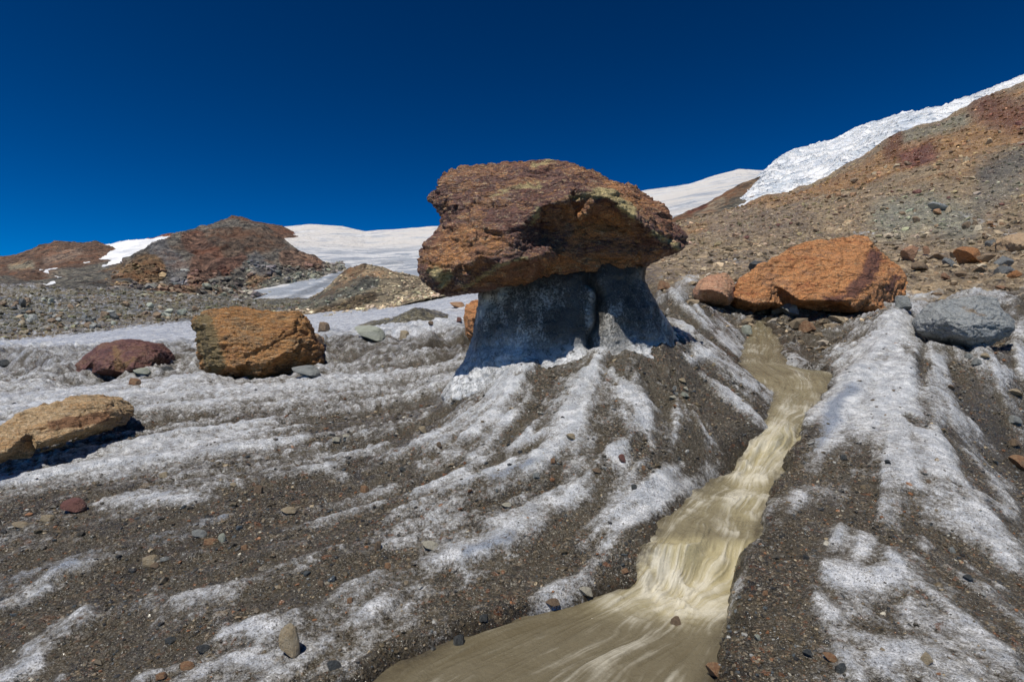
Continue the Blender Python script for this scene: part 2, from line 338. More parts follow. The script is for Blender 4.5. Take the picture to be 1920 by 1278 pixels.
dW = np.where(Yg > 8.4, dW+(Yg-8.4)*2, dW)

# direction in which the ice streaks run
EG = [E.copy()]
def gidx(u, v): return np.interp(u, us, np.arange(nc)), np.interp(v, vs, np.arange(nr))
def samp(G, u, v):
    a, b = gidx(u, v); i = np.clip(a.astype(int), 0, nc-2); j = np.clip(b.astype(int), 0, nr-2); fa = a-i; fb = b-j
    return (G[j, i]*(1-fa)+G[j, i+1]*fa)*(1-fb)+(G[j+1, i]*(1-fa)+G[j+1, i+1]*fa)*fb
def ground_at(px, py, G=None):
    """first ground point met along the sight line through a photo pixel"""
    G = EG[0] if G is None else G
    u = (px-CX)/F; e = (CY-py)/F; col = samp(G, np.full(nr, u), vs); j = np.nonzero((col >= e) & (vs > math.log(1.1)))[0]
    if len(j) == 0: Y = 60.
    elif j[0] == 0: Y = float(np.exp(vs[0]))
    else:
        k = j[0]; f = (e-col[k-1])/(col[k]-col[k-1]+1e-9); Y = math.exp(vs[k-1]+np.clip(f, 0, 1)*(vs[k]-vs[k-1]))
    return u*Y, Y
def zg(x, y): return float(samp(EG[0], np.array([x/y]), np.array([math.log(y)]))[0])*y+ZC
segs = [((0,1080),(430,955)),((0,920),(500,830)),((300,1145),(440,1095)),((560,950),(720,915)),((50,1230),(160,1140)),((760,1010),(1000,950)),((640,1270),(760,1150)),
 ((1060,800),(1130,690)),((830,830),(950,720)),((1220,830),(1160,700)),((1200,960),(1280,890)),((600,770),(800,735)),((0,770),(300,735)),((200,720),(600,700)),((650,690),(850,655)),
 ((0,655),(400,632)),((600,610),(860,570)),((1500,850),(1640,660)),((1560,1080),(1640,880)),((1850,960),(1740,760)),((1250,560),(1380,650)),((1880,1200),(1600,1010)),((1350,485),(1500,478)),((1750,470),(1900,440)),((1840,800),(1800,700)),((1320,720),(1400,780))]
dp = []
for (a, b), (c, d) in segs:
    x0, y0 = ground_at(a, b); x1, y1 = ground_at(c, d); q = math.hypot(x1-x0, y1-y0)+1e-6
    dp.append((((a+c)/2-CX)/F, math.log((y0+y1)/2)*KV, (x1-x0)/q, (y1-y0)/q))
def field(x, y):
    u = x/y; v = np.log(y)*KV; sx = 0; sy = 0
    for a, b, c, d in dp:
        wgt = 1/((u-a)**2+(v-b)**2+.004)**1.5; sx = sx+wgt*c; sy = sy+wgt*d
    q = np.hypot(sx, sy)+1e-6; return sx/q, sy/q
fx_s, fy_s = field(Us*np.exp(Vs/KV), np.exp(Vs/KV))
def up(Q):
    t_ = np.array([np.interp(us, us[sub_c], r) for r in Q]); return np.array([np.interp(vs, vs[sub_r], t_[:, j]) for j in range(nc)]).T
DX, DY = up(fx_s), up(fy_s)
def streaks(freq, length, steps, seed, warp=True):
    """noise smeared along the streak direction"""
    acc = 0; 
    sc = np.clip(Yg/4, .6, 6)**.75
    for sgn in (1, -1):
        x = Xg.copy(); y = Yg.copy()
        for k in range(steps):
            acc = acc+noise2(x*freq, y*freq, seed)+.5*noise2(x*freq*2.1, y*freq*2.1, seed+3)
            x = x+sgn*DX*length*sc/steps; y = y+sgn*DY*length*sc/steps
    return acc/np.std(acc)
s1 = streaks(2.6, 1.0, 6, 11); s2 = streaks(8, .8, 8, 23); s3 = streaks(22, .4, 6, 29)
farf = sstep(16, 34, Yg)
# which ground is bare ice: patches measured in the photo (centre line, half width)
ice_s = [([(0,912),(120,898),(240,868),(400,838),(560,815)],24),([(0,1085),(120,1052),(280,1010),(430,955)],20),([(0,1125),(90,1097),(190,1062)],13),([(540,960),(620,945),(720,915)],22),([(180,950),(270,940),(400,925)],12),
 ([(360,1040),(430,1025)],16),([(500,1012),(580,1000)],9),([(300,1145),(380,1112),(440,1095)],30),([(60,1210),(110,1160),(165,1138)],20),([(0,1275),(70,1240)],18),([(400,1190),(490,1185)],18),([(640,1275),(700,1210),(770,1150)],30),([(380,1260),(470,1240)],16),
 ([(740,1015),(860,975)],24),([(820,1045),(900,1010),(1000,965),(1085,925)],26),([(1178,985),(1230,932),(1285,888)],17),([(1010,1120),(1050,1090)],20),([(870,1070),(900,1140)],16),
 ([(1052,810),(1080,760),(1105,715),(1132,665)],24),([(1130,690),(1190,740),(1222,835)],15),([(1120,720),(1200,760)],14),([(800,830),(870,790),(940,730),(965,700)],32),([(790,872),(880,858),(960,835),(1040,815)],13),([(880,790),(940,790)],20),
 ([(1165,880),(1140,860)],12),([(1340,745),(1390,750)],20),([(1290,665),(1330,670)],10),([(1290,655),(1370,690),(1440,722)],6),
 ([(600,850),(720,835)],12),([(620,880),(650,895)],10),([(880,905),(960,880)],12),
 ([(1268,548),(1320,600),(1395,640)],22),([(1240,560),(1290,620)],14),([(1340,640),(1370,660)],12),
 ([(1690,590),(1640,640),(1590,690)],26),([(1700,610),(1650,700),(1560,790)],34),([(1600,780),(1680,830),(1760,870)],38),([(1560,800),(1520,870)],24),([(1750,660),(1790,760),(1850,870),(1905,960)],13),([(1700,740),(1640,800)],30),
 ([(1700,880),(1760,930),(1850,1000),(1900,1060)],24),([(1560,1080),(1620,1110),(1660,1090)],28),([(1620,1020),(1600,1050)],16),([(1700,1150),(1800,1190),(1880,1240)],22),([(1540,1120),(1560,1160)],14),([(1820,1060),(1880,1100)],18),([(1480,950),(1500,930)],16),([(1840,930),(1890,960)],10),([(1880,700),(1920,680)],18),([(1640,1250),(1700,1240)],20),
 ([(1330,484),(1400,490),(1480,488)],7),([(1600,436),(1640,440)],6),([(1690,470),(1760,480),(1800,490)],6),([(1810,410),(1850,420),(1920,450)],9),([(1700,555),(1800,550),(1900,560)],11),([(1720,590),(1900,580)],7),([(1230,520),(1300,530)],8),([(1880,600),(1915,620)],16),([(1470,680),(1490,700)],10),([(1570,650),(1600,660)],10)]
dirt_s = [([(1250,660),(1330,740),(1380,800)],26),([(1000,770),(940,850),(900,900)],12),([(1150,820),(1120,900),(1050,1000)],30),([(1200,850),(1300,820)],22),([(600,1020),(700,970),(760,930)],14),([(400,1000),(520,980)],14),([(100,1000),(250,975)],10),([(0,1180),(60,1150),(200,1110)],12),([(150,1250),(300,1230),(380,1190)],24),([(560,1120),(620,1060)],22),([(860,1130),(1000,1060),(1100,1000)],18),([(940,1120),(980,1090)],16),
 ([(1440,1040),(1480,1180),(1400,1278)],40),([(1480,960),(1600,980),(1700,1030)],18),([(1740,1040),(1850,1090)],12),([(1700,650),(1740,690)],10),([(1770,800),(1830,900),(1900,1000)],16),([(1690,780),(1740,810)],9),([(1640,860),(1560,880)],8),([(1800,720),(1880,880),(1930,960)],36),([(1310,620),(1340,610)],7),([(1300,560),(1330,575)],6),
 ([(1100,690),(980,720)],6),([(1010,740),(1040,700)],8),([(1230,650),(1280,690)],16),([(1200,680),(1260,740)],12),([(1500,640),(1530,690)],10),([(1680,1200),(1600,1180)],18),([(830,760),(790,750)],10)]
NX = PX+22*fbm2(Xg*3, Yg*3, 4, 5)*np.clip(4/Yg, .3, 1); NY = PY+14*fbm2(Xg*3, Yg*3, 4, 6)*np.clip(4/Yg, .3, 1)
base = np.full(U.shape, .33)
base += .20*sstep(790, 735, PY)*sstep(900, 820, PX)                 # mid left: mostly ice
base += .25*sstep(3.0, 3.6, Yg)*sstep(650, 300, PX)*.5
base += .35*sstep(655, 640, PY)*sstep(930, 880, PX)
base += .10*sstep(1500, 1600, PX)*sstep(900, 700, PY)+.26*sstep(30, -50, poly_sd(NX, NY, [(1620,590),(1720,585),(1760,680),(1820,800),(1900,960),(1920,1060),(1760,1000),(1640,900),(1500,880),(1545,780),(1590,680)]))
bi = np.zeros(U.shape); bd = np.zeros(U.shape)
for pts, wd in ice_s: bi = np.maximum(bi, 1-sstep(.0, 1.6, seg_d(NX, NY, pts)/wd))
for pts, wd in dirt_s: bd = np.maximum(bd, 1-sstep(.25, 1.5, seg_d(NX, NY, pts)/wd))
ice = base+.36*bi-.36*bd+.10*s1+.15*s2+.085*s3*sstep(14, 6, Yg)+.21*fbm2(Xg*1.7, Yg*1.7, 5, 95, .6)
ice -= .10*np.clip(s2, 0, 2)*sstep(5, 8, Yg)*sstep(26, 14, Yg)+.12*sstep(6, 9, Yg)*sstep(18, 12, Yg)
# debris covered areas of the far ground
deb1 = poly_sd(NX, NY, [(-900,652),(-100,646),(0,639),(200,622),(300,612),(365,604),(440,596),(620,585),(620,500),(-900,480)])        # left moraine
deb2 = poly_sd(NX, NY, [(1195,560),(1290,525),(1420,520),(1560,500),(1700,500),(1720,545),(1800,555),(1920,540),(2500,560),(2600,-200),(1200,200),(1195,400)])  # right slope
deb3 = poly_sd(NX, NY, [(690,607),(716,604),(770,585),(800,579),(815,580),(845,598),(820,604),(760,607)])
deb4 = poly_sd(NX, NY, [(640,580),(700,568),(790,556),(850,546),(850,552),(760,570),(690,582)])
for dd, soft in ((deb1, 6), (deb2, 10), (deb3, 3), (deb4, 5)): ice = ice-.9*sstep(soft, -soft, dd)*np.where(bi > .1, .45, 1.)
ice += .25*sstep(12, 20, Yg)*sstep(930, 900, PX)
wet = np.clip(sstep(.16, .02, dW+.05*fbm2(Xg*6, Yg*6, 3, 42))+.35*sstep(.3, 1.5, fbm2(Xg*2, Yg*2, 2, 40)*2), 0, 1)
blue = np.zeros(U.shape)
for pts, wd in (([(0,1085),(120,1052),(280,1010),(430,955)],14),([(880,1040),(960,1010)],12),([(1500,860),(1560,780),(1600,740)],16),([(930,905),(1000,880)],8)): blue = np.maximum(blue, .75*(1-sstep(.2, 1.3, seg_d(NX, NY, pts)/wd)))
# height detail
iceK = sstep(.3, .7, ice)
amp = .008*np.clip(Yg/2.2, .8, 4)
Z = Z0+1.05*amp*s1*(1-farf)+.65*amp*s2*(1-farf)+.18*amp*s3*sstep(12, 5, Yg)
Z += .02*fbm2(Xg*2.3, Yg*2.3, 5, 31)*np.clip(Yg/3, .7, 3)*(1-.5*farf)+.014*(iceK-.5)*np.clip(Yg/3, .7, 2)
Z += .006*fbm2(Xg*14, Yg*14, 4, 37, .65)*sstep(9, 5, Yg)
mid = sstep(6, 9, Yg)*sstep(24, 15, Yg)*sstep(940, 860, PX)
crag = 1-2*np.abs(fbm2(Xg*.5+.8*noise2(Xg*.4, Yg*.4, 51), Yg*.7, 4, 52)); Z += mid*.34*(crag-.25)+mid*.03*s1
Z += .09*s1*sstep(24, 30, Yg)*sstep(70, 40, Yg)*.4
# stones and gullies of the slopes
dK = np.maximum(sstep(8, -8, deb1), sstep(8, -8, deb2))
rough = fbm2(Xg*.35, Yg*.35, 5, 61, .6); Z += dK*farf*(rough*.45+.18*fbm2(Xg*2.2, Yg*2.2, 3, 66, .7))
Z += dK*sstep(45, 90, Yg)*.9*(1-2*np.abs(fbm2(Xg*.09, Yg*.05, 4, 68)))
Z += sstep(6, 9, Yg)*sstep(34, 20, Yg)*sstep(1200, 1300, PX)*.07*fbm2(Xg*1.2, Yg*1.2, 4, 71)
ax, ay = ground_at(782, 604)
cone = np.clip(1-np.hypot((Xg-ax)/(.062*ay), (Yg-ay)/(.09*ay)), 0, 1); Z += .027*ay*cone**.8        # small debris cone on the ice
ax, ay = ground_at(722, 606); c2 = np.clip(1-np.hypot((Xg-ax)/(.05*ay), (Yg-ay)/(.06*ay)), 0, 1); Z += .010*ay*c2
ice -= 1.2*sstep(0, .15, np.maximum(cone, c2))
# moulded banks of the stream
isl = np.maximum.reduce([np.exp(-(((NX-1512)/52)**2+((NY-668)/24)**2)**2), .8*np.exp(-(((NX-1490)/40)**2+((NY-636)/10)**2)**2), .8*np.exp(-(((NX-1575)/26)**2+((NY-645)/16)**2)**2)])
bank = np.maximum(Z, wz+.01+.30*np.clip(dW, 0, .12)-.6*np.clip(dW-.15, 0, 9))
rise = np.where(U < (wl_+wr_)/2, .75, 1.8)*(1+.5*fbm2(Xg*2, Yg*2, 3, 44)); lim = wz+.015+rise*np.clip(dW, 0, 9)
bank = np.where((dW < .6) & (Yg < 7.5), -np.log(np.exp(-np.clip(bank, -9, 9)*25)+np.exp(-np.clip(lim, -9, 9)*25))/25, bank)
inner = wz-.07
tb = sstep(-.05, .035, dW); Z = np.where(dW < .5, inner*(1-tb)+bank*tb, Z)
Z = np.where(dW >= .5, Z, Z)
EG[0] = Z/Yg
# debris colours
n_a = fbm2(Xg*.06, Yg*.06, 4, 81); n_b = fbm2(Xg*.25, Yg*.25, 4, 82)
def lerp(a, b, t): return a+(np.asarray(b)-a)*t[..., None]
dc = np.zeros(U.shape+(3,))+(.19, .155, .10)
dc = lerp(dc, (.16, .145, .095), sstep(-.2, .3, n_a)*sstep(1000, 700, PX))                          # greenish left moraine
dc = lerp(dc, (.11, .11, .09), sstep(.1, .4, n_b)*sstep(1000, 700, PX)*.7)
right = sstep(1150, 1250, PX)
dc = lerp(dc, (.30, .23, .15), right); dc = lerp(dc, (.33, .20, .10), right*sstep(-.25, .35, n_a+.3*n_b)*sstep(40, 75, Yg))
for pts, wd, cc in (([(1670,410),(1740,395),(1800,420)],40,(.27,.265,.21)),([(1700,300),(1740,292)],20,(.16,.065,.05)),([(1850,210),(1920,230)],35,(.17,.075,.045)),([(1700,262),(1800,232)],16,(.24,.225,.17)),([(1850,330),(1920,300)],22,(.13,.125,.11)),
                    ([(1350,430),(1500,415)],26,(.26,.20,.14)),([(1680,262),(1670,290)],16,(.15,.07,.04)),([(1840,380),(1900,340)],24,(.22,.2,.16))):
    dc = lerp(dc, cc, .85*(1-sstep(.3, 1.5, seg_d(NX, NY, pts)/wd)))
fm = np.maximum(np.maximum(sstep(14, 26, Yg), sstep(8.5, 12, Yg)*sstep(1180, 1260, PX)), sstep(0, .1, np.maximum(cone, c2)))
Vg = np.stack([Xg, Yg, Z+ZC], -1).reshape(-1, 3)
ground = mesh_np('glacier_ground', Vg, grid_faces(nr, nc), M_ground, True,
    dict(ice=ice.ravel(), far=fm.ravel(), wet=wet.ravel(), blue=blue.ravel(), mid=(sstep(5, 14, Yg)*.7).ravel(), debris=dc.reshape(-1, 3)))
tag(ground, kind='structure')

# ------------------------------------------------------------------ the stream
tw = NT('silty_meltwater'); fo = tw.attr('foam'); wv = tw.attr('calm')
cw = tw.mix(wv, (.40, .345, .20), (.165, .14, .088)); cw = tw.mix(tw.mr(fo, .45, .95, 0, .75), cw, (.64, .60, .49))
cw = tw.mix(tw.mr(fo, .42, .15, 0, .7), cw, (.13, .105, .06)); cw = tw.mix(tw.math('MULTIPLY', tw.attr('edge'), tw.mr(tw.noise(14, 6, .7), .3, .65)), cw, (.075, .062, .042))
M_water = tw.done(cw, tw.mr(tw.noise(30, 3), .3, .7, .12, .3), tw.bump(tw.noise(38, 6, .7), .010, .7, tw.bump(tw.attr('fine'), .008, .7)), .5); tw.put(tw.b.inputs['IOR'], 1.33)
def stream():
    ny, nx = 620, 190
    Ys = np.exp(np.linspace(math.log(.97), math.log(8.35), ny)); L = np.interp(Ys, sY, sL)*Ys-.07; Rr = np.interp(Ys, sY, sR)*Ys+.07; zz = np.interp(Ys, sY, sZ)
    k = np.hanning(13); k /= k.sum(); zz = np.convolve(np.pad(zz, 6, 'edge'), k, 'valid')
    T = np.linspace(0, 1, nx)[None, :]; X = L[:, None]*(1-T)+Rr[:, None]*T; Yy = Ys[:, None]+0*T
    s = np.cumsum(np.r_[0, np.hypot(np.diff(Ys), np.diff((L+Rr)/2))])[:, None]+0*T; wd = (Rr-L)[:, None]
    tt = (T-.5)*np.clip(wd, .3, .9)
    q = tt+.05*noise2(s*2.6, T*3+0*s, 7)+.012*noise2(s*9, T*7+0*s, 8)
    f1 = fbm2(q*26, s*2.2, 4, 3, .6); f2 = fbm2(q*9, s*1.3, 3, 4); f3 = fbm2(q*70, s*5, 3, 5, .7)
    slope = -np.gradient(zz, Ys); steep = np.clip(np.abs(np.gradient(zz, Ys)), 0, .8)
    stp = np.convolve(np.pad(steep, 12, 'edge'), np.ones(25)/25, 'valid')[:, None]
    calm = np.clip(sstep(.42, .12, stp)*1., 0, 1)
    py = CY-(zz[:, None]/Yy)*F; px = CX+X/Yy*F
    def bl(a, b, ra, rb): return np.exp(-(((px-a)/ra)**2+((py-b)/rb)**2))
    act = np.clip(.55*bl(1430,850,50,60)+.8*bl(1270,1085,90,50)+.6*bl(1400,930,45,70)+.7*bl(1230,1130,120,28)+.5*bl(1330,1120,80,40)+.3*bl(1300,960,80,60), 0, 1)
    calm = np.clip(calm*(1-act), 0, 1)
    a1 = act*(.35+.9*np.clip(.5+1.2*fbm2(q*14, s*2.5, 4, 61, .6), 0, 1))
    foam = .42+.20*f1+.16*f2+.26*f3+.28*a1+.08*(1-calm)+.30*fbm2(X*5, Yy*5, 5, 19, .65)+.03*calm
    zs_ = np.interp(Yy+.16*np.sin(np.pi*T)*(noise2(T*3.3, 0*T+.4, 5)+.5*noise2(T*9, Yy*1.5, 6)), Ys, zz)
    froth = act*sstep(.0, .5, fbm2(X*11, Yy*11, 4, 71, .65))
    foam = foam+.35*froth
    z = zs_+.02*froth+.010*f2+.006*f1*(.3+.9*(1-calm))+.002*f3+.03*bl(1430,845,45,22)-.03*bl(1390,900,40,20)+.03*bl(1270,1050,80,16)+.03*fbm2(X*5, Yy*5, 4, 9)*(.3+act)
    V = np.stack([X, Yy, z+ZC], -1).reshape(-1, 3)
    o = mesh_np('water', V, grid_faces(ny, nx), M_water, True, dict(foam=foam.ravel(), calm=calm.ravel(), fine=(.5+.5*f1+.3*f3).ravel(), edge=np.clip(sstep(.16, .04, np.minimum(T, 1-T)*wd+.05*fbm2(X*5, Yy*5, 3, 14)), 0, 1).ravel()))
    tag(o, kind='structure')
stream()

# ------------------------------------------------------------------ distant terrain as lofted sheets
LV = {}
def loft(name, rows, nu, nv, mat, paint, rel=(0., 0.), freq=1., seed=0, ease=True):
    """rows of (distance, [(px, py) ...]); returns a displaced sheet"""
    xs = np.linspace(0, 1, nu); rp = []
    for Y, pts in rows:
        p = np.array(pts, float); tt = (p[:, 0]-p[0, 0])/(p[-1, 0]-p[0, 0]); Yr = np.full(nu, Y, float) if np.isscalar(Y) else np.interp(xs, tt, Y)
        rp.append(np.stack([np.interp(xs, tt, p[:, 0]), np.interp(xs, tt, p[:, 1]), Yr], -1))
    rp = np.array(rp); k = np.linspace(0, len(rows)-1, nv); i = np.minimum(k.astype(int), len(rows)-2); f = (k-i)[:, None, None]
    G = rp[i]*(1-f)+rp[i+1]*f
    px, py, Y = G[..., 0], G[..., 1], G[..., 2]
    X = (px-CX)/F*Y; Zz = ZC+(CY-py)/F*Y
    p3 = np.stack([X, Y, Zz], -1).reshape(-1, 3)*freq
    d = ridge3(p3, 6, seed, .6).reshape(X.shape)*rel[0]+fbm3(p3*.35, 3, seed+9).reshape(X.shape)*rel[1]
    Zz = Zz+d; Y2 = Y-d*.8
    V = np.stack([X, Y2, Zz], -1).reshape(-1, 3)
    at_ = paint(px, py, X, Y, Zz); LV[name] = (V, px.ravel(), py.ravel(), at_.get('col'))
    o = mesh_np(name, V, grid_faces(nv, nu), mat, True, at_); return tag(o, kind='structure')
def zones(px, py, X, Y, base, items, nz=8, fr=.02, seed=0):
    qx = px+nz*fbm2(X*fr, Y*fr+py*.02, 4, seed+1); qy = py+nz*fbm2(X*fr+9, py*.03, 4, seed+2)
    c = np.zeros(px.shape+(3,))+np.array(base)
    for shp, wd, cc in items:
        d = poly_sd(qx, qy, shp) if wd < 0 else seg_d(qx, qy, shp)-wd
        c = lerp(c, cc, 1-sstep(-3, 4, d))
    return c, qx, qy
# far snowfield in the middle, behind the rock and the boulder
def p_snow(px, py, X, Y, Z_):
    g = np.clip(1-sstep(3, 9, seg_d(px, py, [(500,585),(570,560),(610,538),(655,506)])), 0, 1)*.9
    g = np.maximum(g, .5*(1-sstep(2, 4, seg_d(px, py, [(718,494),(755,495)]))))
    return dict(grey=g.ravel(), warm=sstep(478, 455, py).ravel())
loft('snowfield', [(118, [(380,640),(480,600),(600,590),(700,575),(850,552),(1000,530),(1150,490),(1300,452),(1480,440)]),
  (170, [(380,560),(480,548),(600,530),(700,512),(850,505),(1000,480),(1150,450),(1300,412),(1480,395)]),
  (280, [(380,480),(480,474),(600,482),(700,480),(850,474),(1000,450),(1150,412),(1300,375),(1480,350)]),
  (520, [(380,440),(470,428),(500,427),(545,423),(580,421),(640,425),(685,434),(740,431),(830,425),(950,400),(1100,378),(1210,358),(1290,347),(1340,330),(1385,318),(1430,320),(1480,326)]),
  (640, [(380,450),(700,450),(1100,400),(1480,350)])], 420, 200, M_snow, p_snow, (.8, 1.5), .03, 3)
# small dark summit and the left ridge
def p_left(px, py, X, Y, Z_):
    c, qx, qy = zones(px, py, X, Y, (.20, .19, .165), [([(-200,560),(-200,480),(0,480),(90,455),(215,455),(230,480),(140,505),(60,530),(0,520)], -1, (.19,.125,.09)),
      ([(90,490),(150,478)], 8, (.30, .22, .17)), ([(20,505),(60,502)], 5, (.34,.3,.22)), ([(260,450),(320,440)], 6, (.3,.13,.08))], 7, .03, 5)
    sn = np.zeros(px.shape)
    for shp, wd in (([(195,462),(215,461),(232,460),(262,452),(322,447),(300,465),(270,480),(235,487),(218,498),(190,502),(212,490),(186,489),(225,470)], -1), ([(78,512),(110,507)], 1.5), ([(70,517),(95,517)], 1.4), ([(100,519),(147,519),(128,524)], -1), ([(-20,543),(45,543),(105,535)], 1.6), ([(160,497),(170,495)], 1.2)):
        d = (poly_sd(px, py, shp) if wd < 0 else seg_d(px, py, shp)-wd); sn = np.maximum(sn, sstep(1.2, -1.2, d))
    return dict(col=c.reshape(-1, 3), snow=sn.ravel())
loft('left_ridge', [(108, [(-400,640),(0,570),(150,570),(330,610),(480,630)]), (125, [(-400,610),(0,546),(150,544),(250,550),(330,590),(480,620)]),
  (170, [(-400,590),(0,528),(120,520),(250,516),(330,560),(480,610)]), (240, [(-400,570),(0,503),(60,490),(130,484),(215,476),(280,466),(350,462),(400,520),(480,580)]),
  (300, [(-400,545),(-100,515),(0,488),(40,478),(75,466),(105,458),(140,457),(180,454),(200,460),(225,460),(262,452),(325,444),(345,446),(400,510),(480,560)]), (330, [(-400,560),(0,520),(480,580)])],
  330, 150, M_hill, p_left, (2.2, 1.0), .045, 21)
def p_summit(px, py, X, Y, Z_):
    c, _, _ = zones(px, py, X, Y, (.17, .105, .075), [([(420,430),(470,425)], 8, (.14, .12, .105))], 5, .03, 8)
    return dict(col=c.reshape(-1, 3), snow=np.zeros(px.size))
loft('rock_summit', [(400, [(380,470),(450,465),(560,460)]), (430, [(380,446),(430,424),(480,430),(560,445)]), (480, [(380,440),(410,428),(425,413),(435,405),(455,407),(475,415),(500,419),(528,423),(560,440)]), (500, [(380,450),(470,440),(560,450)])], 150, 50, M_hill, p_summit, (1.4, .6), .06, 33)
# the rocky hill with its scree foot
def p_hill(px, py, X, Y, Z_):
    c, _, _ = zones(px, py, X, Y, (.185, .17, .15), [([(330,470),(420,440),(520,440),(545,470),(480,480),(380,480)], -1, (.155,.115,.09)), ([(370,460),(400,490),(360,520)], 20, (.20,.12,.09)),
      ([(300,470),(330,500),(330,540)], 17, (.21,.205,.205)), ([(150,545),(200,540),(240,525),(290,505)], 17, (.23,.155,.09)), ([(300,555),(340,560),(370,540)], 13, (.26,.175,.12)), ([(420,500),(450,490)], 13, (.19,.11,.085)),
      ([(540,490),(590,500)], 15, (.24,.16,.12)), ([(480,495),(510,520)], 14, (.18,.18,.18)), ([(470,530),(530,540)], 11, (.31,.22,.14)), ([(400,560),(450,555),(560,535),(640,512)], 15, (.25,.24,.20)), ([(240,580),(400,585)], 9, (.21,.2,.15))], 10, .05, 12)
    sn = np.zeros(px.shape)
    return dict(col=c.reshape(-1, 3), snow=sn.ravel())
HILL = loft('rocky_hill', [([100,100,106,126,142,152,160,163,173,192,200], [(60,600),(200,592),(300,592),(400,598),(450,590),(489,568),(528,556),(567,545),(606,528),(626,515),(645,507)]),
  ([116,116,116,120,134,150,158,166,170,180,200,206], [(60,562),(180,562),(260,572),(330,573),(400,576),(450,572),(489,559),(528,549),(567,539),(606,521),(626,509),(645,503)]),
  ([135,135,136,139,150,160,166,172,178,190,206,212], [(60,552),(180,545),(240,536),(300,540),(400,545),(450,545),(489,540),(528,534),(567,525),(606,512),(626,504),(645,501)]),
  ([160,160,160,161,164,170,180,188,198,210,216], [(100,548),(180,534),(240,518),(290,502),(330,500),(420,500),(500,500),(560,500),(600,500),(620,501),(640,502)]),
  ([190,190,190,190,190,190,190,200,205,212,220], [(180,530),(230,512),(262,490),(290,470),(330,462),(400,468),(450,470),(530,472),(560,480),(600,490),(630,500)]),
  (224, [(220,520),(262,486),(290,466),(318,448),(345,441),(385,431),(430,425),(455,424),(500,431),(520,440),(540,458),(565,478),(590,482),(606,498)]),
  (245, [(220,540),(300,480),(430,445),(520,460),(606,510)])], 520, 260, M_hill, p_hill, (2.6, 1.6), .055, 41)
# moraine ridge between the two ice tongues
def p_mor(px, py, X, Y, Z_):
    c, _, _ = zones(px, py, X, Y, (.46, .38, .26), [([(560,575),(620,560),(700,530)], 12, (.22,.215,.175)), ([(640,512),(680,505),(660,520)], 7, (.30,.22,.14)), ([(600,590),(700,560)], 10, (.2,.15,.09))], 8, .08, 15)
    return dict(col=c.reshape(-1, 3), snow=np.zeros(px.size))
MOR = loft('moraine_ridge', [(44, [(330,640),(480,622),(560,612),(640,600),(700,590),(780,574),(850,566),(900,566)]), (56, [(360,607),(480,600),(560,595),(640,586),(700,577),(780,560),(830,549),(900,546)]),
  (72, [(400,603),(480,598),(560,584),(620,562),(680,545),(740,540),(800,538),(850,534),(900,534)]), (92, [(420,598),(480,592),(530,582),(559,571),(606,543),(635,521),(655,505),(684,498),(715,505),(740,513),(790,521),(840,528),(900,534)]),
  (104, [(420,610),(480,600),(600,580),(690,530),(800,545),(900,550)])], 380, 110, M_hill, p_mor, (.55, .6), .16, 51)
# brown rock shoulder between snow and icefall
def p_shoulder(px, py, X, Y, Z_):
    c, _, _ = zones(px, py, X, Y, (.235, .165, .11), [([(1310,400),(1350,385)], 9, (.36,.29,.21)), ([(1290,400),(1320,388)], 5, (.2,.09,.06)), ([(1340,415),(1390,375)], 9, (.19,.175,.14))], 4, .04, 17)
    return dict(col=c.reshape(-1, 3), snow=np.zeros(px.size))
loft('rock_shoulder', [(118, [(1180,470),(1260,440),(1330,440),(1400,430),(1470,420)]), (140, [(1200,445),(1260,418),(1330,412),(1400,395),(1470,370)]), (175, [(1240,428),(1266,411),(1295,397),(1324,385),(1361,362),(1402,343),(1424,333),(1470,330)]), (185, [(1240,440),(1330,400),(1424,350),(1470,345)])], 150, 60, M_hill, p_shoulder, (.9, .6), .09, 61)
# icefall on the right skyline
ti = NT('icefall_ice'); tg = ti.attr('grey')
ic = ti.mix(ti.mr(ti.noise(.14, 8, .7, vec=ti.obj((1, 1, .6)), dist=1.), .4, .68), (.90, .90, .90), (.62, .67, .74)); ic = ti.mix(tg, ic, (.45, .42, .38))
cv_ = ti.n('ShaderNodeVectorMath', operation='MULTIPLY_ADD'); ti.t.links.new(ti.noise(.12, 4, .6, col=True), cv_.inputs[0]); cv_.inputs[1].default_value = (9, 9, 9); ti.t.links.new(ti.obj((.5, .25, 1.4), (0, R(28), 0)), cv_.inputs[2])
cre = ti.mr(ti.vor(.16, 'DISTANCE_TO_EDGE', vec=cv_.outputs[0]), .02, .10); cre2 = ti.mr(ti.vor(.45, 'DISTANCE_TO_EDGE', vec=cv_.outputs[0]), .0, .08, .5, 1)
ic = ti.mix(ti.math('MULTIPLY', ti.math('SUBTRACT', 1., cre), .45), ic, (.42, .50, .58))  # crevasse shade put into the ice colour as bluish-grey lines
hh = ti.math('ADD', ti.math('ADD', cre, cre2), ti.math('ADD', ti.noise(.35, 8, .75, dist=.8), ti.math('MULTIPLY', ti.math('SUBTRACT', 1., ti.vor(.22)), .6)))
M_fall = ti.done(ic, .5, ti.bump(hh, 1.2, .7), .4)
def p_fall(px, py, X, Y, Z_): return dict(grey=(.7*sstep(3, 0, seg_d(px, py, [(1320,428),(1387,395)]))).ravel())
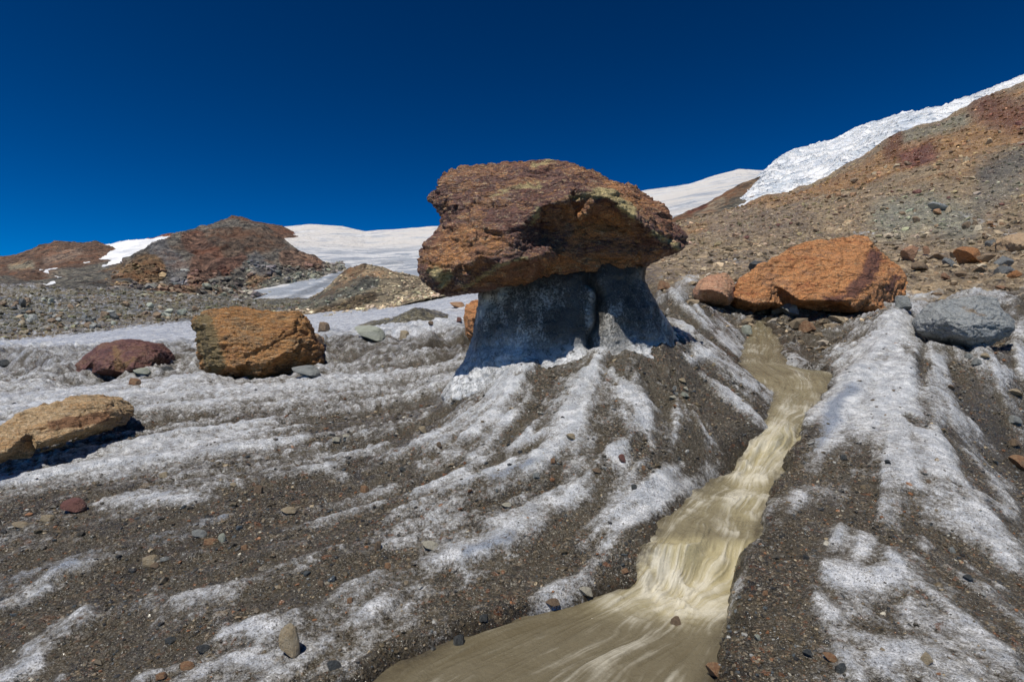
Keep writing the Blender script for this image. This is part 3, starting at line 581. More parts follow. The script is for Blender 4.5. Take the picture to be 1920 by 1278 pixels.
loft('icefall', [(114, [(1250,470),(1400,440),(1600,400),(1800,330),(2000,250),(2400,100)]), (126, [(1290,442),(1320,431),(1387,400),(1470,385),(1560,352),(1650,320),(1750,280),(1850,220),(1930,180),(2400,20)]),
  (140, [(1310,436),(1330,426),(1395,392),(1450,365),(1520,340),(1600,300),(1680,240),(1755,225),(1840,188),(1940,150),(2400,-40)]), (165, [(1330,424),(1385,378),(1410,350),(1450,320),(1520,300),(1600,270),(1690,230),(1755,214),(1840,182),(1940,145),(2400,-60)]),
  (195, [(1350,410),(1400,362),(1430,328),(1452,305),(1475,291),(1500,282),(1540,274),(1575,260),(1590,253),(1640,234),(1690,220),(1735,211),(1790,207),(1825,199),(1880,177),(1925,155),(2400,-75)]), (215, [(1350,430),(1452,325),(1590,270),(1735,226),(1920,172),(2400,-50)])],
  420, 170, M_fall, p_fall, (2.2, 1.0), .10, 71)

# ------------------------------------------------------------------ boulders
def finish_rock(V, Fc, name, mat, amp, freq, seed, strata=None, zone=None, parent=None, fine=.35, rot=None):
    me = bpy.data.meshes.new('t'); me.from_pydata([tuple(v) for v in V], [], Fc); me.update()
    return me
def voxel(V, Fc, size):
    me = bpy.data.meshes.new('tmp'); me.from_pydata([tuple(map(float, v)) for v in V], [], [tuple(map(int, f)) for f in Fc])
    bm = bmesh.new(); bm.from_mesh(me); bmesh.ops.recalc_face_normals(bm, faces=bm.faces); bm.to_mesh(me); bm.free()
    o = bpy.data.objects.new('tmp', me); C.objects.link(o); m = o.modifiers.new('r', 'REMESH'); m.mode = 'VOXEL'; m.voxel_size = size
    dg = bpy.context.evaluated_depsgraph_get(); ev = o.evaluated_get(dg); m2 = ev.to_mesh()
    n_ = len(m2.vertices); v = np.empty(n_*3, np.float32); m2.vertices.foreach_get('co', v); nn = np.empty(n_*3, np.float32); m2.vertices.foreach_get('normal', nn)
    f = np.empty(len(m2.loops), np.int32); m2.loops.foreach_get('vertex_index', f); tot = np.empty(len(m2.polygons), np.int32); m2.polygons.foreach_get('loop_total', tot)
    ev.to_mesh_clear(); bpy.data.objects.remove(o); bpy.data.meshes.remove(me)
    assert (tot == 4).all()
    return v.reshape(-1, 3).astype(float), nn.reshape(-1, 3).astype(float), f.reshape(-1, 4)
def displaced(V, N, amp, freq, seed, strata, ang, fine=1.):
    """layered rock: ridged noise squeezed across the bedding, plus chips"""
    ca, sa = math.cos(ang), math.sin(ang); q = V.copy(); q[:, 0] = ca*V[:, 0]+sa*V[:, 2]; q[:, 2] = -sa*V[:, 0]+ca*V[:, 2]
    q = q+.25/freq*fbm3(V*freq*.7, 3, seed+40)[:, None]
    a = ridge3(q*freq*np.array([1, 1, strata]), 4, seed)*amp
    b = fbm3(V*freq*.6, 3, seed+5)*amp*1.4
    k = noise3(q*freq*np.array([.8, .8, strata*1.1]), seed+8); terr = (np.round(k*3)/3-k)*amp*1.2
    c = ridge3(V*freq*5, 3, seed+11)*amp*.22*fine
    qw = q+.12/freq*fbm3(V*freq*2, 3, seed+50)[:, None]
    e = 0
    for kf, ka in ((1.1, .9), (2.7, .5), (6.5, .22)):
        f1, f2, rid = cell3(qw*freq*kf*np.array([1, 1, 1+.45*(strata-1)]), seed+60)
        e = e+ka*amp*1.3*(rid-.5)-ka*amp*.5*np.exp(-((f2-f1)/.06)**2)
    d = .55*a+.8*b+1.5*terr+.6*c+1.25*e
    return V+N*(d-d.mean()-.2*amp)[:, None]
def relief_boulder(name, rim, inner, back, size, mat, amp, freq, seed, strata=4, ang=0., zone=(), shrink=.55, rust=(), label=None, cat='boulder', group=None, fine=1.):
    """rim: (px, py, Y) outline; inner: facet corners of the near side; back: how far the hidden side bulges away"""
    rim = [tuple(map(float, p)) for p in rim]; cx = sum(p[0] for p in rim)/len(rim); cy = sum(p[1] for p in rim)/len(rim)
    pts = [Vector((p[0], -p[1])) for p in rim]+[Vector((p[0], -p[1])) for p in inner]
    ed = [(i, (i+1) % len(rim)) for i in range(len(rim))]
    vo, _, fo_, *_ = geometry.delaunay_2d_cdt(pts, ed, [], 1, 1e-4)
    src = rim+[tuple(map(float, p)) for p in inner]
    V = []
    for v in vo:
        j = min(range(len(src)), key=lambda k: (src[k][0]-v[0])**2+(src[k][1]+v[1])**2); V.append(np.array(W(*src[j])))
    fr = [tuple(f) for f in fo_]; nV = len(V)
    # rim vertices in order
    rid = [min(range(nV), key=lambda k: (vo[k][0]-p[0])**2+(vo[k][1]+p[1])**2) for p in rim]
    b1 = []; b2 = []
    for p in rim:
        qx, qy = cx+(p[0]-cx)*.9, cy+(p[1]-cy)*.9; b1.append(len(V)); V.append(np.array(W(qx, qy, p[2]))+np.array((0, back*.5, 0)))
    for p in rim:
        qx, qy = cx+(p[0]-cx)*shrink, cy+(p[1]-cy)*shrink; b2.append(len(V)); V.append(np.array(W(qx, qy, p[2]))+np.array((0, back, 0)))
    k = len(rim); c = len(V); V.append(np.mean([V[i] for i in b2], axis=0))
    for i in range(k):
        j = (i+1) % k
        fr.append((rid[i], rid[j], b1[j])); fr.append((rid[i], b1[j], b1[i])); fr.append((b1[i], b1[j], b2[j])); fr.append((b1[i], b2[j], b2[i])); fr.append((b2[i], b2[j], c))
    Vx, Nx, Fx = voxel(V, fr, size)
    Vd = displaced(Vx, Nx, amp, freq, seed, strata, ang, fine)
    px = CX+Vx[:, 0]/Vx[:, 1]*F; py = CY-(Vx[:, 2]-ZC)/Vx[:, 1]*F; zn = np.zeros(len(Vx))
    for shp, wd in zone:
        d = (poly_sd(px, py, shp) if wd < 0 else seg_d(px, py, shp)-wd); zn = np.maximum(zn, sstep(14, -10, d))
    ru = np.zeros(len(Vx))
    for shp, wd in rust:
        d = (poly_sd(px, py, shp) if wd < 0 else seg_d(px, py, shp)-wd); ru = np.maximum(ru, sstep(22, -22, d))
    ctr = np.array([Vd[:, 0].mean(), Vd[:, 1].mean(), Vd[:, 2].min()])
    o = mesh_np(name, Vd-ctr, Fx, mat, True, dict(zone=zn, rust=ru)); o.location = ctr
    return tag(o, label, cat, group)

ORANGE = [(.07, .035, .025), (.22, .085, .035), (.36, .17, .065), (.20, .10, .05), (.50, .30, .14)]
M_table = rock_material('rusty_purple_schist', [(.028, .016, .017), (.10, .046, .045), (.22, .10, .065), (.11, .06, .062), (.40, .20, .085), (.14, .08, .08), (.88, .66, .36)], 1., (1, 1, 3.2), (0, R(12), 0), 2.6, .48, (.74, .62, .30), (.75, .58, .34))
M_orange = rock_material('orange_gneiss', [(.14, .05, .035), (.40, .15, .055), (.58, .27, .10), (.38, .19, .10), (.66, .38, .17)], 2., (1, 1, 3), (0, R(25), 0), 1.6, .6, (.17, .07, .055), (.74, .50, .26), 1.2)
M_striped = rock_material('banded_ochre_gneiss', [(.07, .035, .018), (.30, .13, .045), (.52, .26, .085), (.19, .115, .06), (.74, .48, .20)], 3., (1, 1, 5), (0, R(20), 0), 2.6, .5, (.28, .22, .10), (.82, .64, .38))
M_maroon = rock_material('maroon_rock', [(.04, .018, .018), (.09, .038, .038), (.14, .058, .05), (.17, .09, .055), (.18, .08, .07)], 4., (1, 1, 1.5), (0, 0, 0), 3, .6, (.30, .17, .07), (.25, .15, .10))
M_slab = rock_material('pale_ochre_slab', [(.14, .07, .03), (.38, .24, .11), (.58, .43, .25), (.44, .25, .10), (.68, .56, .38)], 5., (1, 1, 5), (0, R(-22), 0), 3.4, .6, (.30, .14, .06), (.65, .58, .45))
M_grey = rock_material('blue_grey_rock', [(.05, .06, .065), (.18, .20, .21), (.32, .34, .345), (.22, .235, .235), (.50, .51, .50)], 6., (1, 1, 2), (0, R(-25), 0), 3.5, .6, (.30, .21, .12), (.52, .53, .50))
M_tan = rock_material('tan_stone', [(.16, .11, .07), (.33, .23, .14), (.44, .32, .20), (.36, .22, .12), (.52, .42, .30)], 7., (1, 1, 3), (0, R(10), 0), 6, .6)
M_pink = rock_material('salmon_stone', [(.22, .10, .06), (.40, .20, .12), (.50, .28, .17), (.42, .23, .12), (.55, .38, .26)], 8., (1, 1, 2), (0, R(10), 0), 3, .65, (.2, .1, .04))

# the table boulder
rimT = [(803,368,4.6),(818,351,4.6),(831,320,4.75),(870,312,4.85),(906,308,4.9),(935,301,5.0),(985,300,5.05),(1035,300,5.05),(1072,307,5.0),(1103,319,4.95),(1137,334,4.9),(1188,347,4.85),(1206,361,4.85),(1238,373,4.8),(1253,395,4.75),(1260,411,4.75),(1276,423,4.75),(1288,445,4.7),(1293,459,4.7),(1272,472,4.65),(1238,486,4.65),(1197,505,4.62),(1147,517,4.6),(1084,526,4.58),(1015,534,4.55),(953,540,4.5),(893,546,4.45),(833,554,4.4),(812,549,4.4),(799,533,4.4),(789,517,4.4),(785,500,4.42),(780,486,4.42),(782,468,4.45),(799,455,4.45),(824,433,4.5),(831,418,4.55),(829,402,4.55),(814,386,4.6)]
inT = [(850,345,4.52),(895,335,4.48),(975,325,4.55),(1055,328,4.55),(1130,350,4.5),(1188,372,4.42),(1232,400,4.45),(1262,440,4.52),
 (850,378,4.38),(845,408,4.4),(900,380,4.3),(960,368,4.22),(1020,355,4.22),(1075,350,4.2),(840,450,4.28),(880,430,4.12),(930,425,4.06),(980,415,4.05),(1003,400,4.03),
 (803,485,4.3),(818,522,4.24),(850,500,4.12),(872,536,4.16),(900,480,4.0),(940,497,3.97),(960,460,3.97),(984,486,3.99),(1030,472,4.06),
 (1013,386,4.0),(1060,374,3.95),(1137,368,3.97),(1180,398,4.05),(1222,434,4.2),(1270,464,4.5),
 (1028,440,4.24),(1080,415,4.26),(1140,415,4.30),(1188,448,4.38),(1105,455,4.36),(1050,478,4.22),(1180,478,4.42),(1238,470,4.5),(930,522,4.22),(1000,512,4.28),(1100,500,4.42)]
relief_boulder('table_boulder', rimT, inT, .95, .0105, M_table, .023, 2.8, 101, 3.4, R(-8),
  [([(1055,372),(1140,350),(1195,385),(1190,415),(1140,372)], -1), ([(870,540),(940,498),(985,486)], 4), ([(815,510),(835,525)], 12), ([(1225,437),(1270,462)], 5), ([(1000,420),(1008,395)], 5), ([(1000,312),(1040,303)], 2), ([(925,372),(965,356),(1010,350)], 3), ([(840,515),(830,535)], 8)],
  rust=[([(875,540),(940,500),(985,487),(1045,476),(1180,476),(1270,468),(1197,507),(1015,536)], -1), ([(1060,390),(1140,385),(1200,440),(1080,450)], -1), ([(790,490),(810,450),(850,420),(930,430),(960,450),(920,480),(860,520),(810,520)], -1), ([(930,306),(1060,308),(1140,345)], 3), ([(1150,352),(1240,385),(1255,420)], 12)], label='huge rusty purple slab boulder balanced on top of the ice pedestal', fine=1.2)  # rust patches; the underside one also paints in bounce light from the ice

# the pedestal of ice under it
tp = NT('pedestal_ice'); 
sp = tp.mr(tp.math('ADD', tp.noise(60, 5, .8), tp.math('MULTIPLY', tp.noise(3.5, 4, .6, vec=tp.obj((1, 1, .5))), 1.0)), .93, 1.08)
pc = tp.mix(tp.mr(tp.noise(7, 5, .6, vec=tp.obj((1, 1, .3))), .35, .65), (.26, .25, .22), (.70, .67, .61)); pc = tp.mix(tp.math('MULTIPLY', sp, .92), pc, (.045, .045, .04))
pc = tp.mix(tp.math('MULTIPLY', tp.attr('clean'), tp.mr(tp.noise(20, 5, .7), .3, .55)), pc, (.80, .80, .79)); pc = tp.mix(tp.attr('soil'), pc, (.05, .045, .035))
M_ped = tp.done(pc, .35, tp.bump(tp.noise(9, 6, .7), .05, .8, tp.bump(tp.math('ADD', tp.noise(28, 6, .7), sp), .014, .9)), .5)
def pedestal():
    rows = [(.80,-.25,1.20,4.55,5.45),(.50,-.29,1.12,4.47,5.5),(.35,-.30,1.20,4.45,5.5),(.20,-.31,1.29,4.42,5.5),(.05,-.33,1.38,4.40,5.55),(-.05,-.355,1.42,4.37,5.6),(-.15,-.40,1.46,4.30,5.65),(-.28,-.48,1.50,4.24,5.7),(-.45,-.59,1.52,4.2,5.75),(-.65,-.5,1.55,4.2,5.8),(-.9,-.5,1.55,4.2,5.8)]
    rows = np.array(rows[::-1]); zs = np.linspace(-.9, .8, 150); na = 420; th = np.linspace(0, 2*math.pi, na, endpoint=False)
    xl, xr, yf, yb = (np.interp(zs, rows[:, 0], rows[:, k])[:, None] for k in (1, 2, 3, 4))
    c, s = np.cos(th)[None], np.sin(th)[None]; pw = .78
    X = (xl+xr)/2+(xr-xl)/2*np.sign(c)*np.abs(c)**pw; Y = (yf+yb)/2+(yb-yf)/2*np.sign(s)*np.abs(s)**pw; Zz = zs[:, None]+0*X
    N = np.stack([c+0*X, s+0*X, 0*X], -1); p3 = np.stack([X, Y, Zz], -1).reshape(-1, 3)
    d = .055*fbm3(p3*np.array([3.5, 3.5, 1.6]), 5, 7, .6)+.022*ridge3(p3*np.array([7, 7, 9])+.6*fbm3(p3*3, 2, 5)[:, None], 4, 9, .6)
    d = d.reshape(X.shape); px = CX+X/Y*F; front = s < 0
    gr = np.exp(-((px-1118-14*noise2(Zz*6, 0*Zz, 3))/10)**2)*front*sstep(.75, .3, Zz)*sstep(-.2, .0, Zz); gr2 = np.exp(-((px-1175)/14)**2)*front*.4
    d = d-.075*gr-.05*gr2; V = np.stack([X+N[..., 0]*d, Y+N[..., 1]*d, Zz+ZC], -1).reshape(-1, 3)
    i = np.arange(150*na).reshape(150, na); j = np.roll(i, -1, 1); Fc = np.stack([i[:-1], j[:-1], j[1:], i[1:]], -1).reshape(-1, 4)
    soil = np.clip(gr+.9*sstep(.34, .5, Zz-.10*(X-.1)+.05*noise2(X*5, Y*5, 3)), 0, 1)  # darker in the groove and in a band along the top
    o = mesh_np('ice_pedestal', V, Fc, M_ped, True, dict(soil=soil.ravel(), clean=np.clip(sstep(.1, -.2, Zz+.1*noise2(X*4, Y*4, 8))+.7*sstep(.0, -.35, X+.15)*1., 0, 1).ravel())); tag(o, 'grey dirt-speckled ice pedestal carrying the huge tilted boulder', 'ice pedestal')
pedestal()

# big orange boulder on the right
def at_ground(px, py, dy=0.): x, y = ground_at(px, py); return x, y
bY = 8.9
relief_boulder('orange_boulder', [(1370,555,bY-.3),(1395,520,bY-.1),(1440,490,bY+.2),(1500,457,bY+.9),(1560,446,bY+1.2),(1612,436,bY+1.4),(1632,440,bY+1.3),(1640,458,bY+1.2),(1665,480,bY+1.0),(1690,500,bY+.8),(1706,530,bY+.6),(1700,552,bY+.4),(1672,572,bY+.1),(1655,585,bY-.1),(1610,585,bY-.3),(1580,583,bY-.2),(1520,580,bY-.1),(1450,578,bY),(1410,588,bY+.1),(1398,597,bY+.2),(1378,585,bY+.1)],
 [(1385,560,bY-.55),(1420,570,bY-.6),(1440,566,bY-.5),(1500,562,bY-.65),(1545,562,bY-.6),(1585,563,bY-.55),(1600,574,bY-.5),(1650,582,bY-.35),(1480,500,bY+.2),(1560,480,bY+.5),(1600,500,bY+.1),(1632,470,bY+.8),(1625,530,bY-.35),(1540,530,bY-.25),(1450,530,bY-.2),(1660,530,bY),(1560,578,bY+.0),(1480,574,bY-.1),(1630,555,bY-.45)],
 1.3, .022, M_orange, .034, 1.5, 131, 2.5, R(20), [([(1640,480),(1625,520),(1600,545)], 14), ([(1550,560),(1590,555)], 6), ([(1670,540),(1680,520)], 8)], label='largest orange boulder, wedge-shaped, sitting above the stream on the right')
relief_boulder('orange_boulder', [(1308,540,8.4),(1320,520,8.5),(1345,512,8.6),(1360,511,8.7),(1374,525,8.7),(1378,540,8.6),(1376,560,8.5),(1368,572,8.5),(1345,572,8.5),(1320,562,8.4),(1310,552,8.3)],
 [(1313,543,8.1),(1330,542,8.1),(1352,548,8.05),(1366,558,8.1),(1345,528,8.3),(1365,535,8.3),(1340,560,8.3)], .6, .02, M_pink, .012, 4, 141, 1.5, 0, label='small salmon orange boulder touching the left tip of the big wedge')
# blue grey boulder on the white ridge
gY = 6.0
relief_boulder('grey_boulder', [(1750,605,gY),(1757,580,gY+.1),(1772,562,gY+.2),(1800,556,gY+.35),(1840,553,gY+.4),(1868,560,gY+.35),(1885,580,gY+.2),(1902,598,gY+.1),(1907,615,gY),(1895,630,gY),(1870,645,gY-.05),(1850,655,gY-.1),(1822,655,gY-.1),(1800,645,gY-.1),(1770,632,gY-.05),(1752,622,gY)],
 [(1775,600,gY-.18),(1785,580,gY),(1830,572,gY+.05),(1870,580,gY),(1890,612,gY-.15),(1850,605,gY-.25),(1810,610,gY-.3),(1820,635,gY-.3),(1860,630,gY-.25),(1790,628,gY-.2)], .6, .011, M_grey, .016, 3.0, 151, 2, R(-20), [([(1805,578),(1845,588)], 2)], label='rounded blue grey boulder on the right behind the white ice ridge')
# rock at the right edge
relief_boulder('brown_boulder', [(1888,450,19),(1893,440,19.4),(1915,436,19.6),(1950,434,19.8),(1985,440,19.6),(1995,470,19),(1975,492,18.8),(1930,495,18.6),(1905,487,18.6),(1893,470,18.8)], [(1900,455,18.4),(1930,460,18.1),(1970,462,18.2),(1930,445,18.8),(1925,485,18.5)], 1.1, .04, M_tan, .04, 1.5, 161, 1.5, 0, label='brown block with dark front cut off by the right picture edge')
# boulders on the left
sY_ = 7.7
relief_boulder('striped_boulder', [(357,602,sY_),(362,592,sY_+.1),(390,580,sY_+.25),(430,577,sY_+.4),(480,581,sY_+.5),(530,583,sY_+.5),(556,582,sY_+.5),(568,592,sY_+.4),(578,612,sY_+.3),(584,635,sY_+.25),(598,655,sY_+.3),(603,680,sY_+.3),(596,692,sY_+.2),(560,700,sY_+.1),(520,705,sY_),(482,713,sY_-.1),(450,706,sY_-.1),(410,704,sY_),(385,700,sY_),(371,690,sY_),(369,660,sY_),(366,630,sY_)],
 [(385,610,sY_-.2),(440,595,sY_),(500,600,sY_),(550,605,sY_+.05),(560,640,sY_-.05),(560,655,sY_-.1),(530,664,sY_-.35),(500,680,sY_-.4),(485,698,sY_-.32),(440,690,sY_-.4),(395,685,sY_-.3),(390,650,sY_-.3),(440,640,sY_-.32),(500,640,sY_-.3),(468,676,sY_-.36),(570,690,sY_+.15),(540,690,sY_+.05),(575,665,sY_+.1)], .9, .015, M_striped, .030, 2.2, 171, 4, R(16), [([(380,610),(400,680)], 22)], label='big boxy ochre boulder with pale slanting bands, left of the pedestal')
relief_boulder('maroon_boulder', [(130,698,8),(140,682,8),(160,662,8.1),(185,645,8.2),(215,639,8.3),(255,638,8.3),(285,643,8.3),(302,658,8.2),(308,672,8.2),(298,688,8.1),(295,697,8.0),(262,706,7.9),(210,708,7.9),(150,708,7.9),(135,705,7.9)],
 [(160,690,7.75),(200,692,7.6),(250,690,7.6),(215,670,7.75),(175,672,7.8),(222,650,8),(260,660,7.85),(290,670,7.9),(230,700,7.75),(165,702,7.85),(280,693,7.8)], .7, .015, M_maroon, .018, 2.6, 181, 1.6, 0, [([(218,655),(222,690),(250,672)], 6)], label='low domed maroon boulder on the ice at the left')
relief_boulder('pale_slab', [(-130,850,3.3),(-60,800,3.6),(0,802,3.75),(30,785,3.9),(70,766,4.1),(110,752,4.25),(135,740,4.35),(180,742,4.4),(208,750,4.42),(221,764,4.38),(224,778,4.32),(200,803,4.1),(170,815,4.0),(120,832,3.8),(60,850,3.6),(20,866,3.45),(-20,880,3.35),(-80,890,3.2),(-130,885,3.2)],
 [(-50,860,3.15),(10,848,3.25),(70,832,3.45),(120,815,3.65),(170,800,3.85),(205,782,4.05),(60,800,3.65),(110,775,3.9),(160,765,4.05),(0,820,3.5),(190,762,4.2)], .55, .010, M_slab, .018, 3.4, 191, 4, R(-22), [([(100,800),(200,780)], 12)], label='long pale ochre slab leaning low at the left picture edge')
relief_boulder('brown_boulder', [(578,632,9.2),(585,625,9.3),(598,626,9.3),(602,636,9.3),(601,648,9.2),(596,658,9.2),(584,655,9.1)], [(590,640,9.0),(594,650,9.05),(586,634,9.1)], .3, .02, M_tan, .012, 4, 201, 1.5, label='rounded brown rock peeping out right behind the banded ochre boulder')
relief_boulder('orange_boulder', [(874,572,9.2),(885,562,9.3),(915,558,9.4),(940,575,9.4),(945,610,9.3),(930,642,9.2),(895,646,9.1),(880,640,9.1),(871,628,9.1),(870,600,9.1)], [(880,600,8.95),(900,590,8.8),(885,630,8.95),(915,620,8.8)], .6, .022, M_orange, .018, 3, 211, 1.5, label='upright orange boulder half hidden behind the ice pedestal')

# ------------------------------------------------------------------ loose stones
def ico(sub):
    bm = bmesh.new(); bmesh.ops.create_icosphere(bm, subdivisions=sub, radius=1); bm.verts.ensure_lookup_table()
    v = np.array([x.co[:] for x in bm.verts]); f = np.array([[q.index for q in p.verts] for p in bm.faces]); bm.free(); return v, f
ICO = {k: ico(k) for k in (1, 2, 3, 4)}
def stone_shape(seed, sub=3, cuts=9, round_=.0):
    """sphere cut by random planes, then roughened"""
    r = np.random.default_rng(seed); v, f = ICO[sub]; v = v.copy()
    for _ in range(cuts):
        nrm = r.normal(size=3); nrm /= np.linalg.norm(nrm); h = r.uniform(.30, .8)+round_; d = v@nrm-h; v = v-np.maximum(d, 0)[:, None]*nrm
    v = v+v*(.06*fbm3(v*2.3+seed, 3, seed % 97)[:, None])
    return v/np.abs(v).max(0), f
PROTO = {}
def stone(name, label, cat, px, py, wpx, hpx, mat, seed, group=None, sub=3, sink=.25, tilt=None, long_=None, round_=0., z_off=0.):
    """px, py: foot of the stone in the photo; wpx, hpx: its size there"""
    x, y = ground_at(px, py); w_ = wpx/F*y; h_ = hpx/F*y
    key = (seed % 14, sub)
    if key not in PROTO: PROTO[key] = {}
    if mat.name not in PROTO[key]:
        v, f = stone_shape(seed % 14+3, sub, 9, round_)
        me = bpy.data.meshes.new(name); me.from_pydata([tuple(q) for q in v], [], [tuple(q) for q in f.tolist()]); me.materials.append(mat)
        me.polygons.foreach_set('use_smooth', [False]*len(me.polygons)); PROTO[key][mat.name] = me
    o = bpy.data.objects.new(name, PROTO[key][mat.name]); C.objects.link(o)
    dpt = w_*.5*(long_ or .8); th_ = math.atan2(max(py-CY, 0), F)
    hv = max((h_-1.5*dpt*math.sin(th_))/math.cos(th_), .34*w_ if h_ < .9*w_ else .6*h_); hz = hv/(2-2*sink)
    y2 = y+dpt*.6; x2 = x/y*y2; z = zg(x2, y2)
    o.scale = (w_/2, dpt, hz); o.location = (x2, y2, z+hz*(1-2*sink)+z_off)
    rr = random.Random(seed); o.rotation_euler = (rr.uniform(-.15, .15), R(tilt) if tilt else rr.uniform(-.2, .2), rr.uniform(-.5, .5))
    return tag(o, label, cat, group)
def small_mat(name, a, b, rough=.6):
    t = NT(name); c = t.mix(t.mr(t.noise(2.2, 5, .7), .35, .65), a, b); c = t.mix(t.mr(t.noise(9, 4, .7), .5, .7, 0, .6), c, tuple(q*.5 for q in a))
    return t.done(c, rough, t.bump(t.noise(6, 6, .7), .12, .7), .5)
SM = dict(tan=small_mat('tan_pebble', (.40, .31, .19), (.54, .45, .31)), grey=small_mat('grey_pebble', (.24, .25, .24), (.40, .41, .38)), dark=small_mat('dark_pebble', (.06, .065, .065), (.12, .125, .12), .4),
  orange=small_mat('orange_pebble', (.30, .15, .075), (.42, .27, .15)), maroon=small_mat('maroon_pebble', (.17, .07, .055), (.28, .13, .10)), cream=small_mat('cream_pebble', (.50, .46, .35), (.62, .58, .46)), brown=small_mat('brown_pebble', (.20, .14, .09), (.30, .21, .13)), green=small_mat('greenish_pebble', (.36, .38, .30), (.48, .50, .42)))
